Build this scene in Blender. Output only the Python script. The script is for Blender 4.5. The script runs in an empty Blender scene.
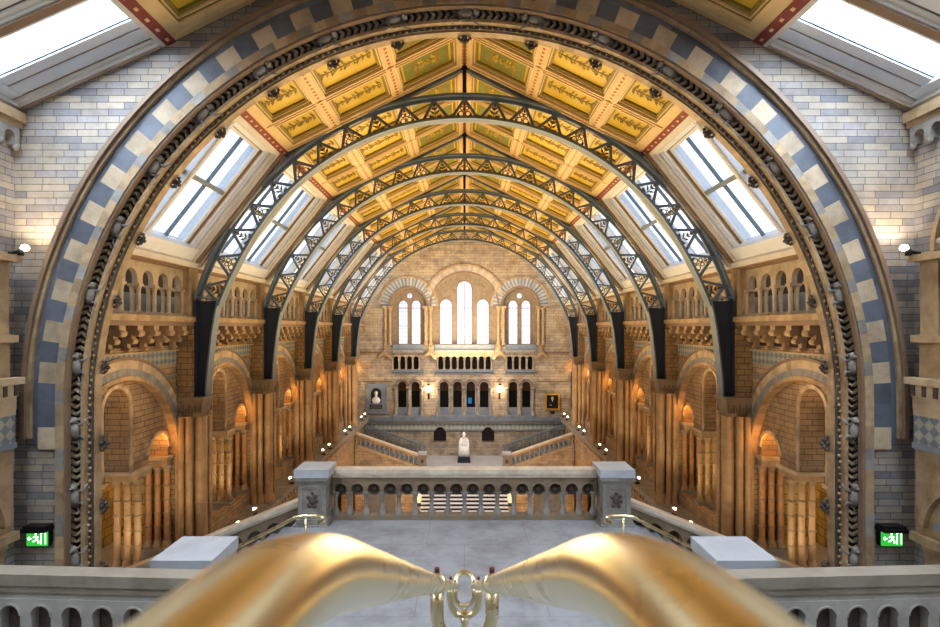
import bpy, math, random
from mathutils import Vector, Matrix
random.seed(11)
C = bpy.context.scene.collection
PI = math.pi
GROUND = 16.0            # the eye stands 16 m above the ground floor
B = 5.43                 # bay length
D1 = 15.83               # first roof truss
FW = 42.6                # far wall
def DN(n): return D1 + (n - 1) * B

# ------------------------------------------------------------------ materials
def newmat(name):
    m = bpy.data.materials.new(name); m.use_nodes = True
    nt = m.node_tree; nt.nodes.clear()
    return m, nt
def nd(nt, t, **k):
    n = nt.nodes.new(t)
    for a, v in k.items(): setattr(n, a, v)
    return n
def out(nt, sh):
    o = nd(nt, 'ShaderNodeOutputMaterial'); nt.links.new(sh, o.inputs['Surface'])
def mth(nt, op, a, b=None, c=None):
    n = nd(nt, 'ShaderNodeMath', operation=op)
    for i, x in enumerate((a, b, c)):
        if x is None: continue
        if isinstance(x, (int, float)): n.inputs[i].default_value = x
        else: nt.links.new(x, n.inputs[i])
    return n.outputs[0]
def mixc(nt, fac, a, b, mode='MIX'):
    n = nd(nt, 'ShaderNodeMix', data_type='RGBA', blend_type=mode)
    for sock, x in ((n.inputs[0], fac), (n.inputs[6], a), (n.inputs[7], b)):
        if isinstance(x, (int, float)): sock.default_value = x
        elif isinstance(x, (tuple, list)): sock.default_value = (*x[:3], 1)
        else: nt.links.new(x, sock)
    return n.outputs[2]
def wallvec(nt):
    g = nd(nt, 'ShaderNodeNewGeometry')
    sp = nd(nt, 'ShaderNodeSeparateXYZ'); nt.links.new(g.outputs['Position'], sp.inputs[0])
    sn = nd(nt, 'ShaderNodeSeparateXYZ'); nt.links.new(g.outputs['True Normal'], sn.inputs[0])
    ax = mth(nt, 'GREATER_THAN', mth(nt, 'ABSOLUTE', sn.outputs[0]), 0.7)
    az = mth(nt, 'GREATER_THAN', mth(nt, 'ABSOLUTE', sn.outputs[2]), 0.75)
    u = mth(nt, 'ADD', mth(nt, 'MULTIPLY', sp.outputs[0], mth(nt, 'SUBTRACT', 1.0, ax)), mth(nt, 'MULTIPLY', sp.outputs[1], ax))
    v = mth(nt, 'ADD', mth(nt, 'MULTIPLY', sp.outputs[2], mth(nt, 'SUBTRACT', 1.0, az)), mth(nt, 'MULTIPLY', sp.outputs[1], az))
    c = nd(nt, 'ShaderNodeCombineXYZ'); nt.links.new(u, c.inputs[0]); nt.links.new(v, c.inputs[1])
    return c.outputs[0], g.outputs['Position']
def tone(nt, col, amt=1.0):
    a = nd(nt, 'ShaderNodeAttribute', attribute_name='tone')
    f = mth(nt, 'ADD', 1.0, mth(nt, 'MULTIPLY', a.outputs['Fac'], amt))
    v = nd(nt, 'ShaderNodeVectorMath', operation='SCALE'); nt.links.new(col, v.inputs[0]); nt.links.new(f, v.inputs['Scale'])
    return v.outputs[0]
def stain(nt, col, pos, amt=0.5, scale=1.2, tint=(0.42, 0.36, 0.33)):
    n = nd(nt, 'ShaderNodeTexNoise'); n.inputs['Scale'].default_value = scale; n.inputs['Detail'].default_value = 7; n.inputs['Roughness'].default_value = .68
    nt.links.new(pos, n.inputs['Vector'])
    r = nd(nt, 'ShaderNodeMapRange'); r.inputs[1].default_value = .42; r.inputs[2].default_value = .72; nt.links.new(n.outputs[0], r.inputs[0])
    return mixc(nt, mth(nt, 'MULTIPLY', r.outputs[0], amt), col, tint, 'MULTIPLY')
def principled(nt, col, rough=.7, metal=0, bump=None, bs=.3, spec=.4):
    p = nd(nt, 'ShaderNodeBsdfPrincipled')
    if isinstance(col, tuple): p.inputs['Base Color'].default_value = (*col[:3], 1)
    else: nt.links.new(col, p.inputs['Base Color'])
    p.inputs['Roughness'].default_value = rough; p.inputs['Metallic'].default_value = metal
    p.inputs['Specular IOR Level'].default_value = spec
    if bump is not None:
        b = nd(nt, 'ShaderNodeBump'); b.inputs['Strength'].default_value = bs; b.inputs['Distance'].default_value = .02
        nt.links.new(bump, b.inputs['Height']); nt.links.new(b.outputs[0], p.inputs['Normal'])
    return p.outputs[0]
def brick(name, c1, c2, c3, mortar, w=.62, h=.26, ms=.012, st=.55, bs=.5):
    m, nt = newmat(name); vec, pos = wallvec(nt)
    def bt(bw, bh, off, a, b_, bias):
        t = nd(nt, 'ShaderNodeTexBrick'); nt.links.new(vec, t.inputs[0]); t.offset = off
        t.inputs['Color1'].default_value = (*a, 1); t.inputs['Color2'].default_value = (*b_, 1)
        t.inputs['Mortar'].default_value = (*mortar, 1); t.inputs['Scale'].default_value = 1
        t.inputs['Mortar Size'].default_value = ms; t.inputs['Mortar Smooth'].default_value = .2
        t.inputs['Brick Width'].default_value = bw; t.inputs['Row Height'].default_value = bh; t.inputs['Bias'].default_value = bias
        return t
    t1 = bt(w, h, .43, c1, c2, -.1)
    t2 = bt(w * .77, h, .37, c3, c1, .1)
    s = nd(nt, 'ShaderNodeSeparateXYZ'); nt.links.new(vec, s.inputs[0])
    row = mth(nt, 'FLOOR', mth(nt, 'DIVIDE', s.outputs[1], h))
    wn = nd(nt, 'ShaderNodeTexWhiteNoise', noise_dimensions='1D'); nt.links.new(row, wn.inputs['W'])
    sel = mth(nt, 'GREATER_THAN', wn.outputs[0], .5)
    col = mixc(nt, sel, t1.outputs[0], t2.outputs[0])
    hn = mth(nt, 'ADD', mth(nt, 'MULTIPLY', t1.outputs[1], mth(nt, 'SUBTRACT', 1.0, sel)), mth(nt, 'MULTIPLY', t2.outputs[1], sel))
    col = stain(nt, col, pos, st, 1.6); col = tone(nt, col)
    out(nt, principled(nt, col, .75, bump=mth(nt, 'SUBTRACT', 1.0, hn), bs=bs)); return m
def plain(name, col, rough=.6, metal=0, st=0, sc=3, tint=(.45, .38, .33), spec=.4, bs=0):
    m, nt = newmat(name)
    r = nd(nt, 'ShaderNodeRGB'); r.outputs[0].default_value = (*col, 1); c = r.outputs[0]
    g = nd(nt, 'ShaderNodeNewGeometry')
    if st: c = stain(nt, c, g.outputs['Position'], st, sc, tint)
    c = tone(nt, c); bump = None
    if bs:
        n = nd(nt, 'ShaderNodeTexNoise'); n.inputs['Scale'].default_value = sc * 4; n.inputs['Detail'].default_value = 6
        nt.links.new(g.outputs['Position'], n.inputs['Vector']); bump = n.outputs[0]
    out(nt, principled(nt, c, rough, metal, bump, bs, spec)); return m
def diaper(name, a, b_, n=5.0, rot=True):
    m, nt = newmat(name); vec, pos = wallvec(nt)
    mp = nd(nt, 'ShaderNodeMapping'); nt.links.new(vec, mp.inputs[0])
    if rot: mp.inputs['Rotation'].default_value = (0, 0, PI / 4)
    ch = nd(nt, 'ShaderNodeTexChecker'); nt.links.new(mp.outputs[0], ch.inputs[0]); ch.inputs['Scale'].default_value = n
    ch.inputs['Color1'].default_value = (*a, 1); ch.inputs['Color2'].default_value = (*b_, 1)
    c = tone(nt, stain(nt, ch.outputs[0], pos, .4, 3)); out(nt, principled(nt, c, .6)); return m
def emit(name, col, s):
    m, nt = newmat(name); e = nd(nt, 'ShaderNodeEmission'); e.inputs[0].default_value = (*col, 1); e.inputs[1].default_value = s
    out(nt, e.outputs[0]); return m
M = {}
M['brick_front'] = brick('grey tan banded brick', (.44, .38, .30), (.20, .205, .235), (.35, .33, .33), (.10, .10, .11), .5, .125, .006, .6)
M['brick_pier'] = brick('dark golden pier brick', (.40, .27, .13), (.26, .18, .10), (.34, .23, .12), (.12, .08, .05), .4, .17, .010, .6)
M['brick_warm'] = brick('golden hall brick', (.50, .36, .21), (.32, .25, .19), (.42, .30, .18), (.15, .11, .08), .42, .15, .008, .6)
M['brick_gallery'] = brick('ochre gallery brick', (.46, .34, .10), (.28, .20, .06), (.40, .29, .09), (.15, .09, .04), .42, .3, .012, .6)
M['brick_far'] = brick('pale far wall brick', (.54, .45, .33), (.36, .32, .28), (.48, .40, .29), (.24, .19, .14), .8, .22, .010, .8)
M['browntan'] = plain('brown carved terracotta and recess shade', (.30, .235, .16), .6, st=.6, sc=3, bs=.2)
M['tan2'] = plain('grey brown coping', (.36, .32, .26), .5, st=.5, sc=2)
M['pale2'] = plain('pale grey stone', (.48, .46, .42), .5, st=.5, sc=2)
M['shadow'] = plain('deep brown recess shade', (.05, .035, .02), .8)  # deep brown, recess shade put into the colour
M['tan'] = plain('tan terracotta', (.46, .34, .21), .6, st=.75, sc=2.5, bs=.15)
M['pale'] = plain('pale terracotta', (.54, .44, .31), .6, st=.7, sc=2.2, bs=.15)
M['greystone'] = plain('weathered grey stone', (.33, .31, .28), .6, st=.7, sc=3, bs=.2)
M['coping'] = plain('worn cream coping stone', (.74, .66, .53), .4, st=.6, sc=2, bs=.1)
M['slab'] = plain('polished grey slab', (.50, .52, .55), .35, st=.35, sc=2.0)
M['dark'] = plain('dark carved terracotta', (.13, .105, .085), .7, st=.6, sc=6, bs=.4)
M['shaft'] = plain('buff column shaft', (.52, .36, .20), .5, st=.7, sc=1.4, bs=.1)
M['shaft_orange'] = plain('orange terracotta shaft', (.60, .34, .16), .5, st=.7, sc=1.8, bs=.1)
M['blue'] = plain('blue grey terracotta', (.145, .16, .19), .5, st=.5, sc=3)
M['blueledge'] = plain('blue grey ledge stone', (.24, .28, .33), .5, st=.5, sc=2)
M['cream'] = plain('cream paint', (.70, .52, .28), .5, st=.25, sc=2)
M['creamwin'] = plain('cream window casing', (.66, .63, .58), .5, st=.25, sc=2)
M['brownwin'] = plain('brown timber moulding', (.27, .19, .13), .5, st=.3, sc=3)
M['white'] = plain('white painted timber', (.72, .75, .80), .5, st=.15, sc=2)
M['gold'] = plain('gilded ochre field', (.62, .44, .06), .45, st=.5, sc=1.6, tint=(.75, .6, .3))
M['olive'] = plain('olive painted cove', (.27, .21, .05), .5, st=.3)
M['leaf'] = plain('brown green painted leaf', (.24, .16, .025), .5, st=.3)
M['greenfield'] = plain('green painted field', (.24, .24, .06), .5, st=.4)
M['rust'] = plain('rust red painted line', (.45, .14, .04), .5)
M['red'] = plain('dark red painted trim', (.25, .06, .045), .5, st=.3)
M['steel'] = plain('blue grey painted iron', (.15, .195, .245), .42, .0, st=.3, sc=4)
M['steeldark'] = plain('dark navy painted iron', (.035, .045, .065), .4, 0)
M['iron'] = plain('black iron', (.015, .014, .015), .4)
M['scroll'] = plain('bronze scrollwork', (.16, .12, .05), .45, .4)
M['marble'] = plain('white marble', (.9, .9, .9), .35, st=.15)
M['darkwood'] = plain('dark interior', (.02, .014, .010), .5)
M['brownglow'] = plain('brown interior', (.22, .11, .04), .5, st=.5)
M['floor'] = brick('grey landing flagstones', (.37, .385, .41), (.33, .35, .38), (.36, .375, .40), (.29, .30, .32), 2.6, 1.3, .008, .6, .1)
M['groundfloor'] = brick('warm ground floor mosaic', (.45, .33, .2), (.38, .28, .18), (.42, .3, .2), (.2, .15, .1), 1.0, 1.0, .03, .4, .1)
M['diaper'] = diaper('blue and cream diaper tiles', (.20, .24, .27), (.42, .40, .34), 7)
M['diaper_fine'] = diaper('fine blue tile zigzag', (.15, .18, .22), (.34, .33, .30), 11)
M['zigzag'] = diaper('cream and teal zigzag band', (.55, .52, .42), (.30, .38, .38), 4.0)
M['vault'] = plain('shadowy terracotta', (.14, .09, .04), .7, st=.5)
M['black'] = plain('black board', (.02, .018, .022), .4)
M['giltframe'] = plain('gilt frame', (.65, .42, .10), .35, .5)
M['green'] = emit('lit green sign face', (.05, .50, .07), .9)
M['signwhite'] = emit('lit white sign figure', (.85, 1, .85), 2.2)
M['lamp'] = emit('warm lamp glow', (1, .72, .40), 14)
M['lampsoft'] = emit('soft warm lamp glow', (1, .62, .28), 5)
M['skinpaint'] = plain('pale painted face', (.65, .48, .36), .6)
M['bolt'] = plain('dark red cap', (.10, .02, .02), .4)
M['bluescreen'] = emit('blue display glow', (.03, .16, .35), 1.0)
def brassmat():
    m, nt = newmat('polished worn brass'); g = nd(nt, 'ShaderNodeNewGeometry')
    n = nd(nt, 'ShaderNodeTexNoise'); n.inputs['Scale'].default_value = 9; n.inputs['Detail'].default_value = 5; nt.links.new(g.outputs['Position'], n.inputs[0])
    r = nd(nt, 'ShaderNodeValToRGB'); nt.links.new(n.outputs[0], r.inputs[0])
    r.color_ramp.elements[0].position = .35; r.color_ramp.elements[0].color = (.80, .68, .42, 1)
    r.color_ramp.elements[1].position = .68; r.color_ramp.elements[1].color = (.84, .74, .48, 1)
    p = nd(nt, 'ShaderNodeBsdfPrincipled'); nt.links.new(r.outputs[0], p.inputs['Base Color']); p.inputs['Metallic'].default_value = 1
    rr = mth(nt, 'ADD', .24, mth(nt, 'MULTIPLY', n.outputs[0], .08)); nt.links.new(rr, p.inputs['Roughness'])
    out(nt, p.outputs[0]); return m
M['brass'] = brassmat()
def glassmat(name, tint, gl=.08):
    m, nt = newmat(name)
    t = nd(nt, 'ShaderNodeBsdfTransparent'); t.inputs[0].default_value = (*tint, 1)
    g = nd(nt, 'ShaderNodeBsdfGlossy'); g.inputs['Roughness'].default_value = .05
    x = nd(nt, 'ShaderNodeMixShader'); x.inputs[0].default_value = gl
    nt.links.new(t.outputs[0], x.inputs[1]); nt.links.new(g.outputs[0], x.inputs[2]); out(nt, x.outputs[0]); return m
M['glass'] = glassmat('clear skylight glass', (.93, .96, 1))
M['hallglass'] = glassmat('frosty hall skylight glass', (.76, .80, .85))
def leadglass():
    m, nt = newmat('pale leaded glass')
    vec, pos = wallvec(nt)
    t = nd(nt, 'ShaderNodeTexBrick'); nt.links.new(vec, t.inputs[0]); t.offset = 0
    t.inputs['Scale'].default_value = 1; t.inputs['Brick Width'].default_value = .3; t.inputs['Row Height'].default_value = .34
    t.inputs['Mortar Size'].default_value = .012; t.inputs['Mortar'].default_value = (.50, .46, .56, 1)
    t.inputs['Color1'].default_value = (.84, .76, .81, 1); t.inputs['Color2'].default_value = (.76, .81, .90, 1)
    a = nd(nt, 'ShaderNodeBsdfTranslucent'); nt.links.new(t.outputs[0], a.inputs[0])
    b = nd(nt, 'ShaderNodeBsdfTransparent'); nt.links.new(t.outputs[0], b.inputs[0])
    x = nd(nt, 'ShaderNodeMixShader'); x.inputs[0].default_value = .9
    nt.links.new(a.outputs[0], x.inputs[1]); nt.links.new(b.outputs[0], x.inputs[2]); out(nt, x.outputs[0]); return m
M['lead'] = leadglass()

# ------------------------------------------------------------------ mesh builder
ID = lambda u, v, w: (u, v, w)
class MB:
    def __init__(s): s.v = []; s.f = []; s.m = []; s.t = []; s.s = []
    def add(s, vs, fs, mat=0, tn=0.0, sm=False):
        o = len(s.v); s.v += [tuple(p) for p in vs]
        for f in fs: s.f.append(tuple(i + o for i in f)); s.m.append(mat); s.t.append(tn); s.s.append(sm)
    def hexa(s, p, mat=0, tn=0.0):
        s.add(p, [(0, 3, 2, 1), (4, 5, 6, 7), (0, 1, 5, 4), (1, 2, 6, 5), (2, 3, 7, 6), (3, 0, 4, 7)], mat, tn)
    def box(s, a0, a1, b0, b1, c0, c1, F=ID, mat=0, tn=0.0):
        s.hexa([F(*p) for p in ((a0, b0, c0), (a1, b0, c0), (a1, b1, c0), (a0, b1, c0), (a0, b0, c1), (a1, b0, c1), (a1, b1, c1), (a0, b1, c1))], mat, tn)
    def tube(s, pts, r, seg=10, mat=0, tn=0.0, cap=True, sm=True):
        pts = [Vector(p) for p in pts]; n = len(pts)
        rs = r if isinstance(r, (list, tuple)) else [r] * n
        t0 = (pts[1] - pts[0]).normalized(); up = Vector((0, 0, 1)) if abs(t0.z) < .9 else Vector((1, 0, 0))
        nrm = t0.cross(up).normalized(); vs = []; fs = []
        for i, p in enumerate(pts):
            t = (pts[min(i + 1, n - 1)] - pts[max(i - 1, 0)]).normalized()
            nrm = (nrm - t * nrm.dot(t)).normalized(); bn = t.cross(nrm)
            for k in range(seg):
                a = 2 * PI * k / seg; vs.append(p + (nrm * math.cos(a) + bn * math.sin(a)) * rs[i])
        for i in range(n - 1):
            for k in range(seg):
                a, b_ = i * seg + k, i * seg + (k + 1) % seg
                fs.append((a, b_, b_ + seg, a + seg))
        s.add(vs, fs, mat, tn, sm)
        if cap:
            o = len(s.v) - len(vs)
            s.f.append(tuple(o + k for k in reversed(range(seg)))); s.m.append(mat); s.t.append(tn); s.s.append(False)
            s.f.append(tuple(o + (n - 1) * seg + k for k in range(seg))); s.m.append(mat); s.t.append(tn); s.s.append(False)
    def lathe(s, x, y, prof, seg=10, mat=0, tn=0.0, sm=True):
        vs = []; fs = []
        for r, z in prof:
            for k in range(seg):
                a = 2 * PI * (k + .5) / seg; vs.append((x + r * math.cos(a), y + r * math.sin(a), z))
        for i in range(len(prof) - 1):
            for k in range(seg):
                a, b_ = i * seg + k, i * seg + (k + 1) % seg; fs.append((a, b_, b_ + seg, a + seg))
        s.add(vs, fs, mat, tn, sm)
        s.add([vs[(len(prof) - 1) * seg + k] for k in range(seg)], [tuple(range(seg))], mat, tn)
        s.add([vs[k] for k in range(seg)], [tuple(reversed(range(seg)))], mat, tn)
    def ball(s, c, r, seg=8, mat=0, tn=0.0):
        rx, ry, rz = r if isinstance(r, (tuple, list)) else (r, r, r)
        vs = []; fs = []; h = seg // 2 + 1
        for i in range(h + 1):
            ph = PI * i / h
            for k in range(seg):
                a = 2 * PI * k / seg
                vs.append((c[0] + rx * math.sin(ph) * math.cos(a), c[1] + ry * math.sin(ph) * math.sin(a), c[2] + rz * math.cos(ph)))
        for i in range(h):
            for k in range(seg):
                a, b_ = i * seg + k, i * seg + (k + 1) % seg; fs.append((a, a + seg, b_ + seg, b_))
        s.add(vs, fs, mat, tn, True)
    def ring(s, uc, vc, r0, r1, a0, a1, w0, w1, n, F, mats=(0,), jit=.0, gap=0.0):
        for i in range(n):
            b0 = a0 + (a1 - a0) * (i + gap) / n; b1 = a0 + (a1 - a0) * (i + 1 - gap) / n
            p = []
            for w in (w0, w1):
                for (r, a) in ((r0, b0), (r1, b0), (r1, b1), (r0, b1)):
                    p.append(F(uc + r * math.cos(a), vc + r * math.sin(a), w))
            s.hexa(p, mats[i % len(mats)], random.uniform(-jit, jit))
    def panel(s, u0, u1, v0, v1, w0, w1, ops=(), F=ID, top=None, brk=(), mat=0, n=10):
        """slab u0..u1 x v0..v1 with openings (ua, ub, spring or flat top, bottom, kind)"""
        T = top or (lambda u: v1)
        us = {u0, u1}; us.update(x for x in brk if u0 < x < u1); curve = []
        for (ua, ub, vs, vb, kind) in ops:
            c, h = (ua + ub) / 2, (ub - ua) / 2
            if kind == 'flat': us.update((ua, ub))
            else: us.update(c - h * math.cos(PI * i / n) for i in range(n + 1))
        us = sorted(x for x in us if u0 - 1e-6 <= x <= u1 + 1e-6)
        us = [x for i, x in enumerate(us) if i == 0 or x - us[i - 1] > 1e-5]
        for a, b_ in zip(us, us[1:]):
            mid = (a + b_) / 2; segs = None
            for (ua, ub, vs, vb, kind) in ops:
                if ua < mid < ub:
                    c, h = (ua + ub) / 2, (ub - ua) / 2
                    def arc(x, sgn=1):
                        if kind == 'flat': return vs
                        q = math.sqrt(max(0, h * h - (x - c) ** 2)); return vs + sgn * q
                    segs = [((arc(a), arc(b_)), (T(a), T(b_)))]
                    if kind == 'circle': segs.append(((v0, v0), (arc(a, -1), arc(b_, -1))))
                    elif vb > v0 + 1e-5: segs.append(((v0, v0), (vb, vb)))
                    break
            if segs is None: segs = [((v0, v0), (T(a), T(b_)))]
            for (la, lb), (ha, hb) in segs:
                if ha - la < 1e-6 and hb - lb < 1e-6: continue
                p = []
                for w in (w0, w1):
                    p += [F(a, la, w), F(b_, lb, w), F(b_, hb, w), F(a, ha, w)]
                s.hexa(p, mat)
    def mesh(s, name, mats, mirror=False):
        me = bpy.data.meshes.new(name)
        vs = [(-x, y, z) for x, y, z in s.v] if mirror else s.v
        me.from_pydata(vs, [], [tuple(reversed(f)) for f in s.f] if mirror else s.f)
        for m in mats: me.materials.append(M[m])
        me.polygons.foreach_set('material_index', s.m); me.polygons.foreach_set('use_smooth', s.s)
        at = me.attributes.new('tone', 'FLOAT', 'FACE'); at.data.foreach_set('value', s.t)
        import bmesh
        b = bmesh.new(); b.from_mesh(me); bmesh.ops.recalc_face_normals(b, faces=b.faces); b.to_mesh(me); b.free()
        me.update(); return me
    def build(s, name, mats, parent=None, mirror=False):
        if isinstance(mats, str): mats = (mats,)
        return link(name, s.mesh(name, mats, mirror), parent)
def link(name, me, parent=None):
    o = bpy.data.objects.new(name, me); C.objects.link(o); o.parent = parent; return o
def tag(o, label, cat, group=None):
    o['label'] = label; o['category'] = cat
    if group: o['group'] = group
    return o
def thing(name, label, cat, group=None, loc=(0, 0, 0)):
    o = bpy.data.objects.new(name, None); C.objects.link(o); o.location = loc; o.empty_display_size = .2
    return tag(o, label, cat, group)
def struct(o): o['kind'] = 'structure'; return o
def kids(o): return [c for c in C.objects if c.parent == o]
MIR = {}
def mirrored(me):
    if me.name not in MIR:
        n = me.copy(); b = bmesh_new(n); MIR[me.name] = n
    return MIR[me.name]
def bmesh_new(me):
    import bmesh
    b = bmesh.new(); b.from_mesh(me)
    for v in b.verts: v.co.x = -v.co.x
    bmesh.ops.reverse_faces(b, faces=b.faces); b.to_mesh(me); b.free(); me.update()
def copy_tree(o, dy=0, mirror=False, parent=None, top=True, ch=None):
    c = o.copy(); C.objects.link(c); c.parent = parent
    if c.data is not None and mirror and o.type == 'MESH': c.data = mirrored(o.data)
    l = Vector(o.location)
    if mirror: l.x = -l.x
    if top: l.y += dy
    c.location = l
    for k in CH[o.name] if o.name in CH else kids_cached(o): copy_tree(k, 0, mirror, c, False)
    return c
CH = {}
def kids_cached(o):
    if o.name not in CH: CH[o.name] = [c for c in list(C.objects) if c.parent == o]
    return CH[o.name]
ORD = ['first', 'second', 'third', 'fourth', 'fifth', 'sixth', 'seventh']
SIDE = {1: 'portrait side', -1: 'bust relief side'}
# frames: u,v,w -> world
FX = lambda u, v, w: (u, w, v)            # wall facing the viewer: u = x, v = z, w = depth
FS = lambda u, v, w: (w, u, v)            # side wall: u = depth, v = z, w = x

def column(mb, x, y, z0, z1, r, rings=0, mat=0, capmat=None, seg=10, tn=0, capr=1.7, caph=None):
    capmat = mat if capmat is None else capmat
    ch = caph or r * 2.4; bh = r * 2.2
    mb.lathe(x, y, [(r * 1.7, z0), (r * 1.7, z0 + bh * .35), (r * 1.35, z0 + bh * .5), (r * 1.45, z0 + bh * .75), (r, z0 + bh)], seg, capmat, tn)
    for i in range(rings):
        zc = z0 + bh + (z1 - ch - z0 - bh) * (i + 1) / (rings + 1)
        mb.lathe(x, y, [(r * .9, zc - r * .4), (r * 1.22, zc - r * .22), (r * 1.22, zc + r * .22), (r * .9, zc + r * .4)], seg, capmat, tn)
    mb.lathe(x, y, [(r, z0 + bh), (r, z1 - ch)], seg, mat, tn)
    mb.lathe(x, y, [(r, z1 - ch), (r * 1.25, z1 - ch * .95), (r * 1.05, z1 - ch * .85), (r * capr * .92, z1 - ch * .25), (r * capr, z1 - ch * .22), (r * capr, z1)], seg, capmat, tn)
def bend(p, q, r_, f0=.5, n=8):
    pass

# =================================================================== SETTING
# ---- ground floor
mb = MB(); mb.box(-13, 13, 0, 48, -16.3, -16); struct(mb.build('floor', 'groundfloor'))
# ---- wall that carries the great arch
ZC = -1.38
def roofline(x): 
    x = abs(x); return 7.81 - .487 * x if x < 5.42 else 5.17 - (x - 5.42) * (1.25 / 2.83)
mb = MB(); mb.panel(-8.6, 8.6, -16, 9, 9.68, 10.02, [(-7.38, 7.38, ZC, -16, 'arch')], FX, top=roofline, brk=(0, -5.42, 5.42), n=48)
struct(mb.build('wall_front', 'brick_front'))
mb = MB(); mb.panel(-9.4, 9.4, -16, 9, 10.021, 10.14, [(-6.99, 6.99, ZC, -16, 'arch')], FX, top=lambda x: 7.95 - .487 * abs(x) if abs(x) < 5.42 else 5.3 - (abs(x) - 5.42) * 1.1, brk=(0, -5.42, 5.42), n=48)
struct(mb.build('wall_front', 'tan'))
# ---- side walls of the stair bay (towards the viewer)
for sgn, nm in ((1, 'wall_right'), (-1, 'wall_left')):
    mb = MB(); mb.box(-5, 9.68, -16, 3.75, 8.22, 8.7, FS)
    struct(mb.build(nm, 'brick_front', mirror=sgn < 0))
mb = MB(); mb.box(-8.7, 8.7, -5.3, -5, -16, 8.2); struct(mb.build('wall_back', 'brick_front'))
mb = MB(); mb.box(9.0, 12.3, FW, FW + .3, -16, -1.0); mb.box(-12.3, -9.0, FW, FW + .3, -16, -1.0); struct(mb.build('wall_back', 'brick_gallery'))
mb = MB(); mb.box(-3.6, 3.6, .5, 12.0, -16, -4.56); mb.box(-6.9, 6.9, 8.0, 9.6, -16, -7.0); struct(mb.build('wall_under_landing', 'brick_warm'))
# ---- hall side walls: upper face with the big gallery arches cut out
for sgn, nm in ((1, 'wall_right'), (-1, 'wall_left')):
    ops = [(DN(k) - B / 2 - 2.46, DN(k) - B / 2 + 2.46, -3.72, -6.45, 'arch') for k in range(1, 7)]
    mb = MB(); mb.panel(10.4, FW, -7.3, .0, 8.45, 8.72, ops, FS, n=20)
    w = struct(mb.build(nm, 'brick_warm', mirror=sgn < 0))
    ops = [(DN(k) - B / 2 - 2.2, DN(k) - B / 2 + 2.2, -12.0, -16, 'arch') for k in range(1, 7)]
    mb = MB(); mb.panel(10.4, FW, -16, -7.3, 8.0, 8.6, ops, FS, n=12)
    struct(mb.build(nm, 'brick_warm', mirror=sgn < 0))
    mb = MB(); mb.box(10.4, FW, -16, -1.0, 12.0, 12.3, FS)          # back wall of the gallery
    struct(mb.build(nm, 'brick_gallery', mirror=sgn < 0))
    mb = MB(); mb.box(10.4, FW, 0, 1.9, 9.7, 9.9, FS, 2); mb.box(10.4, FW, .3, .98, 9.2, 9.3, FS, 1); mb.box(10.4, FW, 0, .3, 8.6, 9.7, FS, 0)   # wall behind the clerestory arcade, its dark void painted in
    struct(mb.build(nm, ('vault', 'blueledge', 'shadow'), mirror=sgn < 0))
    mb = MB(); mb.box(9.0, FW, -7.6, -7.3, 8.0, 12.0, FS)
    struct(mb.build('floor', 'slab', mirror=sgn < 0))
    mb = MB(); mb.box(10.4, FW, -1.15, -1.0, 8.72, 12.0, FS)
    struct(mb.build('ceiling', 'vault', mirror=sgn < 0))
    for k in range(0, 7):   # cross walls of the gallery between bays, with a door arch
        mb = MB(); d = DN(k); mb.panel(9.3, 12.0, -7.3, -1.15, d - .2, d + .2, [(9.9, 11.4, -4.8, -7.3, 'arch')], FX, n=8)
        if k in (0,): mb = MB(); mb.panel(9.3, 12.0, -7.3, -1.15, d + .02, d + .2, [(9.9, 11.4, -4.8, -7.3, 'arch')], FX, n=8)
        if k == 6: continue
        struct(mb.build('wall_' + ('right' if sgn > 0 else 'left'), 'brick_gallery', mirror=sgn < 0))

# =================================================================== ROOF
cs, sn = 5.42 / 6.03, 2.64 / 6.03
def FR(u, s_, n): return (cs * s_ + sn * n, u, 7.81 - sn * s_ + cs * n)        # ceiling slope
L2 = 4.18; gx, gz = 2.58 / L2, 3.29 / L2
def FG(u, s_, n): return (5.42 + gx * s_ + gz * n, u, 5.17 - gz * s_ + gx * n)  # hall glazing slope
L3 = math.hypot(2.83, 1.25); hx, hz = 2.83 / L3, 1.25 / L3
def FH(u, s_, n): return (5.42 + hx * s_ + hz * n, u, 5.17 - hz * s_ + hx * n)  # stair bay glazing slope
SP = [(.24, 2.02), (.0, 0), (2.34, 4.06), (4.40, 5.62)]
ROWS = [(.24, 2.02), (2.34, 4.06), (4.40, 5.60)]
_p = (B - .44) / 3; UROW = [(-B + .22 + _p * i + .12, -B + .22 + _p * (i + 1) - .12) for i in range(3)]
def leafquads(mb, u0, u1, s0, s1, n0, mat, cnt=16):
    uc = (u0 + u1) / 2; h = s1 - s0
    mb.box(uc - .012, uc + .012, s0 + .25, s1 - .2, n0 - .012, n0, FR, mat)
    uc = (u0 + u1) / 2; sc = (s0 + s1) / 2
    # branch running along the longer (slope) direction with paired leaves
    for i in range(cnt):
        t = (i + .5) / cnt; ss = s0 + .2 + (h - .4) * t
        for sd in (-1, 1):
            ln = .17 + .16 * math.sin(i * 2.3 + sd) ** 2; ang = .9 + .5 * math.sin(i * 1.7)
            du, ds = sd * math.sin(ang) * ln, math.cos(ang) * ln * .6
            wd = .035 + .02 * math.sin(i * 3.1) ** 2
            b0 = (uc, ss); tip = (uc + du, ss + ds); pu, ps = -ds / ln * wd, du / ln * wd
            md = (uc + du * .55, ss + ds * .55)
            pts = [b0, (md[0] + pu, md[1] + ps), tip, (md[0] - pu, md[1] - ps)]
            mb.add([FR(a, b_, n0 - .012) for a, b_ in pts], [(0, 1, 2, 3)], mat)
PANEL = {}
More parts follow.
